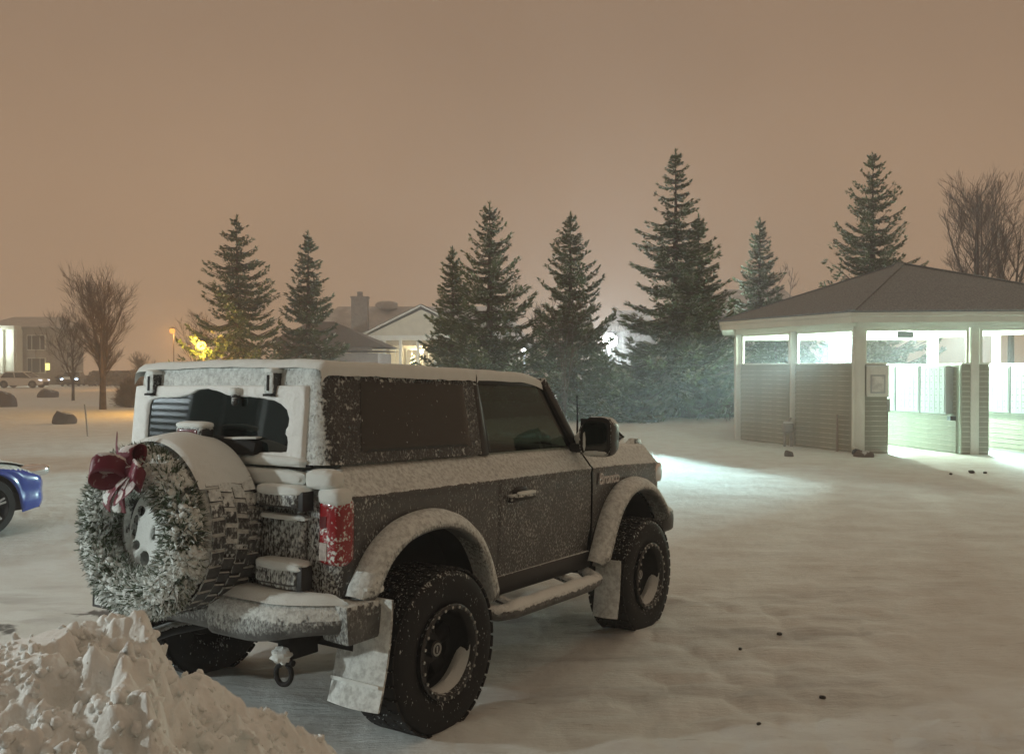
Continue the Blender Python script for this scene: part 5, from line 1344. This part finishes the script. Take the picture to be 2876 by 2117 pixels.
ridge_house(1340, 1450, 672, 725, 78, 'hazy house roof between the green spruce and the tallest spruce')
ridge_house(1590, 1790, 622, 690, 70, 'hazy house roof behind the pale spruce')
# apartment house at the far left
d = 98; s3 = d * 1.28164 / 2515; a3 = at(45, 795, d); ap = empty('apartment_house', 'pale two storey apartment house fading into the haze at far left', 'building', (a3.x, a3.y, 0))
def z98(v): return 2 + (1030 - v * 1.28164) / 2515 * d
q = MB(); q.box((-3.0, 6, z98(716) / 2), ((100 + 75) * s3, 11, z98(716))); q.build('wall', plain('pale_far_wall', (.42, .41, .38), .9, nscale=2, namp=.1), ap, smooth=False)
q = MB(); x0, x1 = (-95 - 0) * s3, (62) * s3; q.add([(x0, -.3, z98(716)), (x1, -.3, z98(716)), (x1 - 1.4, 5.5, z98(688)), (x0 + 1, 5.5, z98(688)), (x0, 12, z98(716)), (x1, 12, z98(716))], [(0, 1, 2, 3), (5, 4, 3, 2), (4, 0, 3), (1, 5, 2), (0, 4, 5, 1)]); q.build('roof', roofm, ap, smooth=False)
q = MB(); q.box((-1.6, -.8, z98(722) / 2), (3.9, 1.2, z98(722))); pt = q.build('entrance_bay', M['white'], ap, smooth=False)
for xx in (-3.3, -2.2, -1.1, .1): q = MB(); q.box((xx, -1.6, z98(725) / 2), (.30, .30, z98(725))); q.build('column', M['white'], pt, smooth=False)
q = MB(); q.box((-1.6, -1.5, z98(722) + .15), (4.3, 1.4, .4)); q.build('entrance_roof', M['white'], pt, smooth=False)
for xx in (1.05, 1.95):
    for vv in (750, 800):
        q = MB(); q.box((xx, .47, z98(vv)), (1.15, .12, 1.7)); f = q.build('window', M['white'], ap, smooth=False)
        q = MB(); q.box((xx, .40, z98(vv)), (.95, .04, 1.5)); q.build('pane', M['pane_dark'], f, smooth=False)
        q = MB(); q.box((xx, .37, z98(vv)), (.06, .03, 1.5)); q.build('mullion', M['white'], f, smooth=False)
l = bpy.data.lights.new('entrance_light', 'POINT'); l.energy = 520; l.color = (.90, 1., .86); l.shadow_soft_size = .3
lo = bpy.data.objects.new('entrance_light', l); C.objects.link(lo); lo.location = (a3.x - 1.6, a3.y - 3.0, 4.6)
q = MB(); q.pillow((-1.6, -2.0, 4.9), (.3, .3, .25), 1, 8); q.build('entrance_lamp', emit('white_globe', (.92, 1., .9), 12), ap)
q = MB(); q.box((2.75, .42, z98(803)), (.35, .25, .75)); q.build('wall_lamp', emit('yellow_lamp', (1., .85, .25), 2.2), ap)
# snow covered canopy in front of it
p = at(8, 826, 93); q = MB(); q.add([(-3.2, 0, 0), (1.6, 0, .0), (-.2, 0, 1.15), (-2.6, 0, 1.2), (-3.2, 3, 0), (1.6, 3, 0), (-.2, 3, 1.15), (-2.6, 3, 1.2)], [(0, 1, 2, 3), (7, 6, 5, 4), (1, 5, 6, 2), (3, 2, 6, 7), (0, 3, 7, 4)])
o = q.build('snow_bank', M['snow'], None, angle=20); o.location = (p.x, p.y, gz(p.x, p.y)); o.scale = (1, 1, 1.25); tag(o, 'bright lit snow bank at the far left behind the white car', 'snow bank')
# dark hedge and shrubs beyond the lawn
r = random.Random(8)
for k, (u0, u1, vt, d, lb) in enumerate(((205, 330, 812, 96, 'long dark hedge in the haze beyond the bare tree'), (118, 205, 822, 104, 'dim hedge in the haze right of the white car'))):
    x0, x1 = at(u0, vt, d).x, at(u1, vt, d).x; h = at(u0, vt, d).z
    V = []; F = []
    for j in range(2600):
        P = Vector((r.uniform(x0, x1), d + r.gauss(0, .6), 0)); P.z = r.random() ** .7 * h * (.75 + .4 * vnoise3(P.x * .6, 2, k)); s_ = r.uniform(.10, .24); A_ = Vector((r.gauss(0, 1), r.gauss(0, 1), r.gauss(0, 1))).normalized(); B_ = A_.cross(Vector((r.gauss(0, 1), r.gauss(0, 1), 1))).normalized()
        b_ = len(V); V += [P - A_ * s_, P - B_ * s_, P + A_ * s_, P + B_ * s_]; F.append((b_, b_ + 1, b_ + 2, b_ + 3))
    o = link('hedge', np_mesh('hedge', [tuple(v) for v in V], F, M['twig'], False)); tag(o, lb, 'hedge', 'far hedges')
# brown timber fence between the spruces
p = at(1352, 800, 41); fe = empty('timber_fence', 'short brown timber fence seen between the spruces', 'fence', (p.x, p.y, gz(p.x, p.y)))
me = None
for k in range(7):
    if me is None: me = MB().box((0, 0, 1.0), (.16, .035, 2.0)).mesh('fence_board', M['wood'], False)
    o = link('fence_board', me, fe); o.location = ((k - 3) * .21, .02 * (k % 2), .06 * math.sin(k * 2)); o.rotation_euler = (0, .01 * math.sin(k * 5), 0)
for k in (0, 1):
    q = MB(); q.box((0, .06, .5 + 1.0 * k), (1.5, .05, .10)); q.build('rail', M['wood'], fe, smooth=False)

# ------------------------------------------------------------------ cars
def sedan(label, group, paint, loc, rotz, low_snow=True, suvish=0.0, glow=None):
    """a car 4.5 m long heading +x in its own frame, origin on the ground under its middle"""
    t = empty('parked_car', label, 'car', loc, rotz, group)
    TX = [-2.25, -2.15, -1.9, -1.3, -.9, .95, 1.3, 1.75, 2.05, 2.2, 2.26]
    TZ = [.66, .86, .93, .97, .97, .93, .89, .82, .74, .64, .50]
    BXz = [.38, .30, .26, .20, .20, .20, .20, .22, .26, .30, .34]
    m = MB(); WH = 1.36; r_ = .37
    xs = sorted(set(list(np.linspace(-2.25, 2.26, 80))))
    def fn(u, v):
        x = -2.25 + 4.51 * u; zt = float(np.interp(x, TX, TZ)) + suvish * .12; zb = float(np.interp(x, TX, BXz)) + suvish * .08
        w = .90 - .10 * max(0, (abs(x) - 1.5) / .75) ** 2 - .22 * max(0, (abs(x) - 2.0) / .26) ** 2
        s = v * 2 - 1; a = abs(s); sg = 1 if s > 0 else -1
        # v from right sill over the top to the left sill
        if a > .45:
            f = (1 - a) / .55; zl = zb
            for cx_ in (-WH, WH):
                dd = abs(x - cx_)
                if dd < r_ + .03: zl = max(zl, .33 + math.sqrt(max(0, (r_ + .03) ** 2 - dd * dd)))
            z = zl + (zt - .06 - zl) * f; y = w - .03 * (1 - f) ** 2 + .012 * math.sin(f * PI * 3) - .05 * f ** 4
        else:
            f = a / .45; y = (w - .05) * f; z = zt - .06 + .06 * (1 - f ** 4) + .015 * (f > .55) * (1 - f)
        return (x, sg * y, z)
    m.grid(fn, 96, 40); bd_ = m.build('body', paint, t, angle=50)
    for cx_ in (-WH, WH):
        q = MB(); q.box((cx_, 0, .5), (.86, 1.44, .5)); q.build('wheel_well', M['under'], t, smooth=False)
    q = MB(); q.box((0, 0, .35), (4.2, 1.5, .22)); q.build('underside', M['under'], t, smooth=False)
    GXb = [-1.75, -1.15, .15, 1.15]; hb = .93 + suvish * .12; ht2 = 1.42 + suvish * .16
    def gl(u, v, o=0):
        xb = -1.75 + 2.95 * u; xt = -1.05 + 1.45 * u - suvish * .5 * (1 - u); return (xb + (xt - xb) * v, None, hb + (ht2 - hb) * v)
    m = MB()
    for sg in (-1, 1):
        m.grid(lambda u, v: (gl(u, v)[0], sg * (.84 - .17 * v), gl(u, v)[2]), 8, 6)
    m.grid(lambda u, v: (gl(1, v)[0], (.84 - .17 * v) * (2 * u - 1), gl(1, v)[2]), 8, 6); m.grid(lambda u, v: (gl(0, v)[0], (.84 - .17 * v) * (1 - 2 * u), gl(0, v)[2]), 8, 6)
    m.build('windows', M['darkglass'], t, angle=30)
    q = MB()
    for sg in (-1, 1):
        for u in (0.0, .48, 1.0): a_ = gl(u, 0); b_ = gl(u, 1); q.beam((a_[0], sg * .845, a_[2]), (b_[0], sg * .675, b_[2]), .07, .05, (0, 1, 0))
    q.build('pillars', paint, t, bevel=.01)
    q = MB(); q.pillow((-.33 - suvish * .2, 0, ht2 + .02), (1.75 + suvish * .4, 1.42, .16), .4, 16); q.build('roof', M['snow'], t)
    q = MB(); q.grid(lambda u, v: (1.05 + 1.12 * u, (v - .5) * 1.55 * (1 - .12 * u), float(np.interp(1.05 + 1.12 * u, TX, TZ)) + suvish * .12 + .035 * math.sin(PI * v) ** .4 * math.sin(PI * u) ** .4 + .002), 24, 18); q.build('snow_layer', M['snow'], t)
    for sg in (-1, 1):
        q = MB(); q.pillow((2.02, sg * .70, .70 + suvish * .1), (.42, .26, .15), .6, 12); hl_ = q.build('headlamp', M['chrome'] if glow is None else glow, t)
        q = MB(); q.pillow((-2.17, sg * .66, .80), (.16, .36, .16), .6, 8); q.build('tail_lamp', M['tail'], t)
        for cx_ in (-WH, WH):
            w_ = empty('wheel'); w_.parent = t
            ps = lambda a_, rr_, th: (cx_ + rr_ * math.cos(th), sg * (.70 + a_), .335 + rr_ * math.sin(th))
            q = MB(); q.lathe([(0, .22), (-.02, .31), (.02, .335), (.16, .335), (.20, .31), (.19, .24), (.17, .235)], ps, 32); q.build('tyre', M['under'], w_)
            q = MB(); q.lathe([(.17, .235), (.185, .23), (.16, .215), (.08, .21)], ps, 32); q.lathe([(.08, .21), (.08, .0)], ps, 24)
            q.build('rim', M['rim'], w_)
            q = MB()
            for k in range(5):
                for o_ in (-.12, .12):
                    th = 2 * PI * k / 5 + .35; q.add([ps(.165, .05, th - .25 + o_), ps(.165, .05, th + .25 + o_), ps(.178, .215, th + .05 + o_), ps(.178, .215, th - .07 + o_)], [(0, 1, 2, 3)])
            q.lathe([(.165, .06), (.18, .05), (.18, .0)], ps, 16); q.build('spokes', M['alloy'], w_, smooth=False)
    q = MB(); q.pillow((2.22, 0, .52), (.10, 1.1, .16), .4, 10); q.build('grille', M['black'], t)
    return t
M['alloy'] = plain('dull_alloy', (.33, .31, .30), .45, metal=.6)
M['blue'] = frost('blue_car_paint', (.012, .045, .30), .22, coat=.8, side=.06, rear=.05, up=1.3, scale=50, upr=(.55, .85))
wh = plain('white_car_paint', (.66, .66, .64), .35, coat=.3)
# the near car: only its nose reaches into the picture from the left
bx_ = -5.72; sedan('blue car nosing in at the left edge, snow on its bonnet', 'parked cars', M['blue'], (-7.50, 9.62, gz(-6.5, 10.2) + .03), rad(64))
p = at(50, 849, 86.5); sedan('white car parked in front of the far apartment house', 'parked cars', wh, (p.x, p.y, gz(p.x, p.y)), 0, suvish=.6, glow=emit('white_headlight', (.95, .97, 1.), 1.5))
p = at(136, 846, 96); dc = sedan('distant dark car with a bluish lit headlight beyond the lawn', 'parked cars', plain('dark_car_paint', (.05, .05, .055), .4), (p.x + 1.2, p.y, gz(p.x, p.y)), rad(-75), suvish=.5, glow=emit('blue_headlight', (.55, .78, 1.), 9))

# ------------------------------------------------------------------ the house behind the camera (seen as the reflection in the rear window)
hx = MB(); h0 = empty('home', 'lap sided house with a wall lamp reflected in the vehicle rear window', 'house'); h0.matrix_world = Matrix.Translation(VL) @ Matrix.Rotation(math.atan2(VR[1][0], VR[0][0]), 4, 'Z')
HS = plain('grey_blue_siding', (.30, .32, .33), .6)
hx.box((-9.6, 1.0, 2.9), (6, 22, 6.2)); hx.build('wall', M['siding_dark'] if 'siding_dark' in M else M.setdefault('siding_dark', plain('dark_grey_siding', (.10, .10, .10), .6)), h0, smooth=False)
me = None
for k in range(56):
    z = .05 + k * .108
    if me is None:
        q = MB(); q.add([(0, 6.6, 0), (0, 12, 0), (.034, 12, 0), (.034, 6.6, 0), (0, 6.6, .108), (0, 12, .108), (.006, 12, .108), (.006, 6.6, .108)], [(0, 1, 2, 3), (7, 6, 5, 4), (3, 2, 6, 7), (0, 3, 7, 4), (1, 5, 6, 2)]); me = q.mesh('board', HS, False)
    o = link('board', me, h0); o.location = (-6.598, 0, z)
q = MB(); q.box((-6.55, 7.35, 2.75), (.10, 1.7, 1.5)); wf = q.build('window', plain('grey_trim', (.16, .17, .17), .6), h0, smooth=False)
for y in (6.94, 7.76):
    q = MB(); q.box((-6.495, y, 2.75), (.02, .70, 1.3)); q.build('pane', M['darkglass'], wf, smooth=False)
q = MB(); q.box((-6.52, 9.15, 3.45), (.18, .16, .30)); wl = q.build('wall_lamp', M['black'], h0, bevel=.01)
q = MB(); q.pillow((-6.40, 9.15, 3.36), (.14, .14, .20), 1, 10); q.build('bulb', emit('porch_bulb', (.85, .97, 1.), 60), wl)
l = bpy.data.lights.new('porch_light', 'POINT'); l.energy = 450; l.color = (.88, .98, 1.); l.shadow_soft_size = .10
lo = bpy.data.objects.new('porch_light', l); C.objects.link(lo); lo.location = h0.matrix_world @ Vector((-6.36, 9.15, 3.22))


q = MB(); q.box((-6.52, 3.6, 3.05), (.18, .16, .30)); wl = q.build('wall_lamp', M['black'], h0, bevel=.01)  # second wall lamp, out of view, added to light the snow pile
q = MB(); q.pillow((-6.40, 3.6, 2.96), (.14, .14, .20), 1, 10); q.build('bulb', bpy.data.materials['porch_bulb'], wl)
l = bpy.data.lights.new('porch_light', 'POINT'); l.energy = 620; l.color = (.94, 1., .95); l.shadow_soft_size = .10  # light of the added second lamp
lo = bpy.data.objects.new('porch_light', l); C.objects.link(lo); lo.location = h0.matrix_world @ Vector((-6.30, 3.6, 2.82))
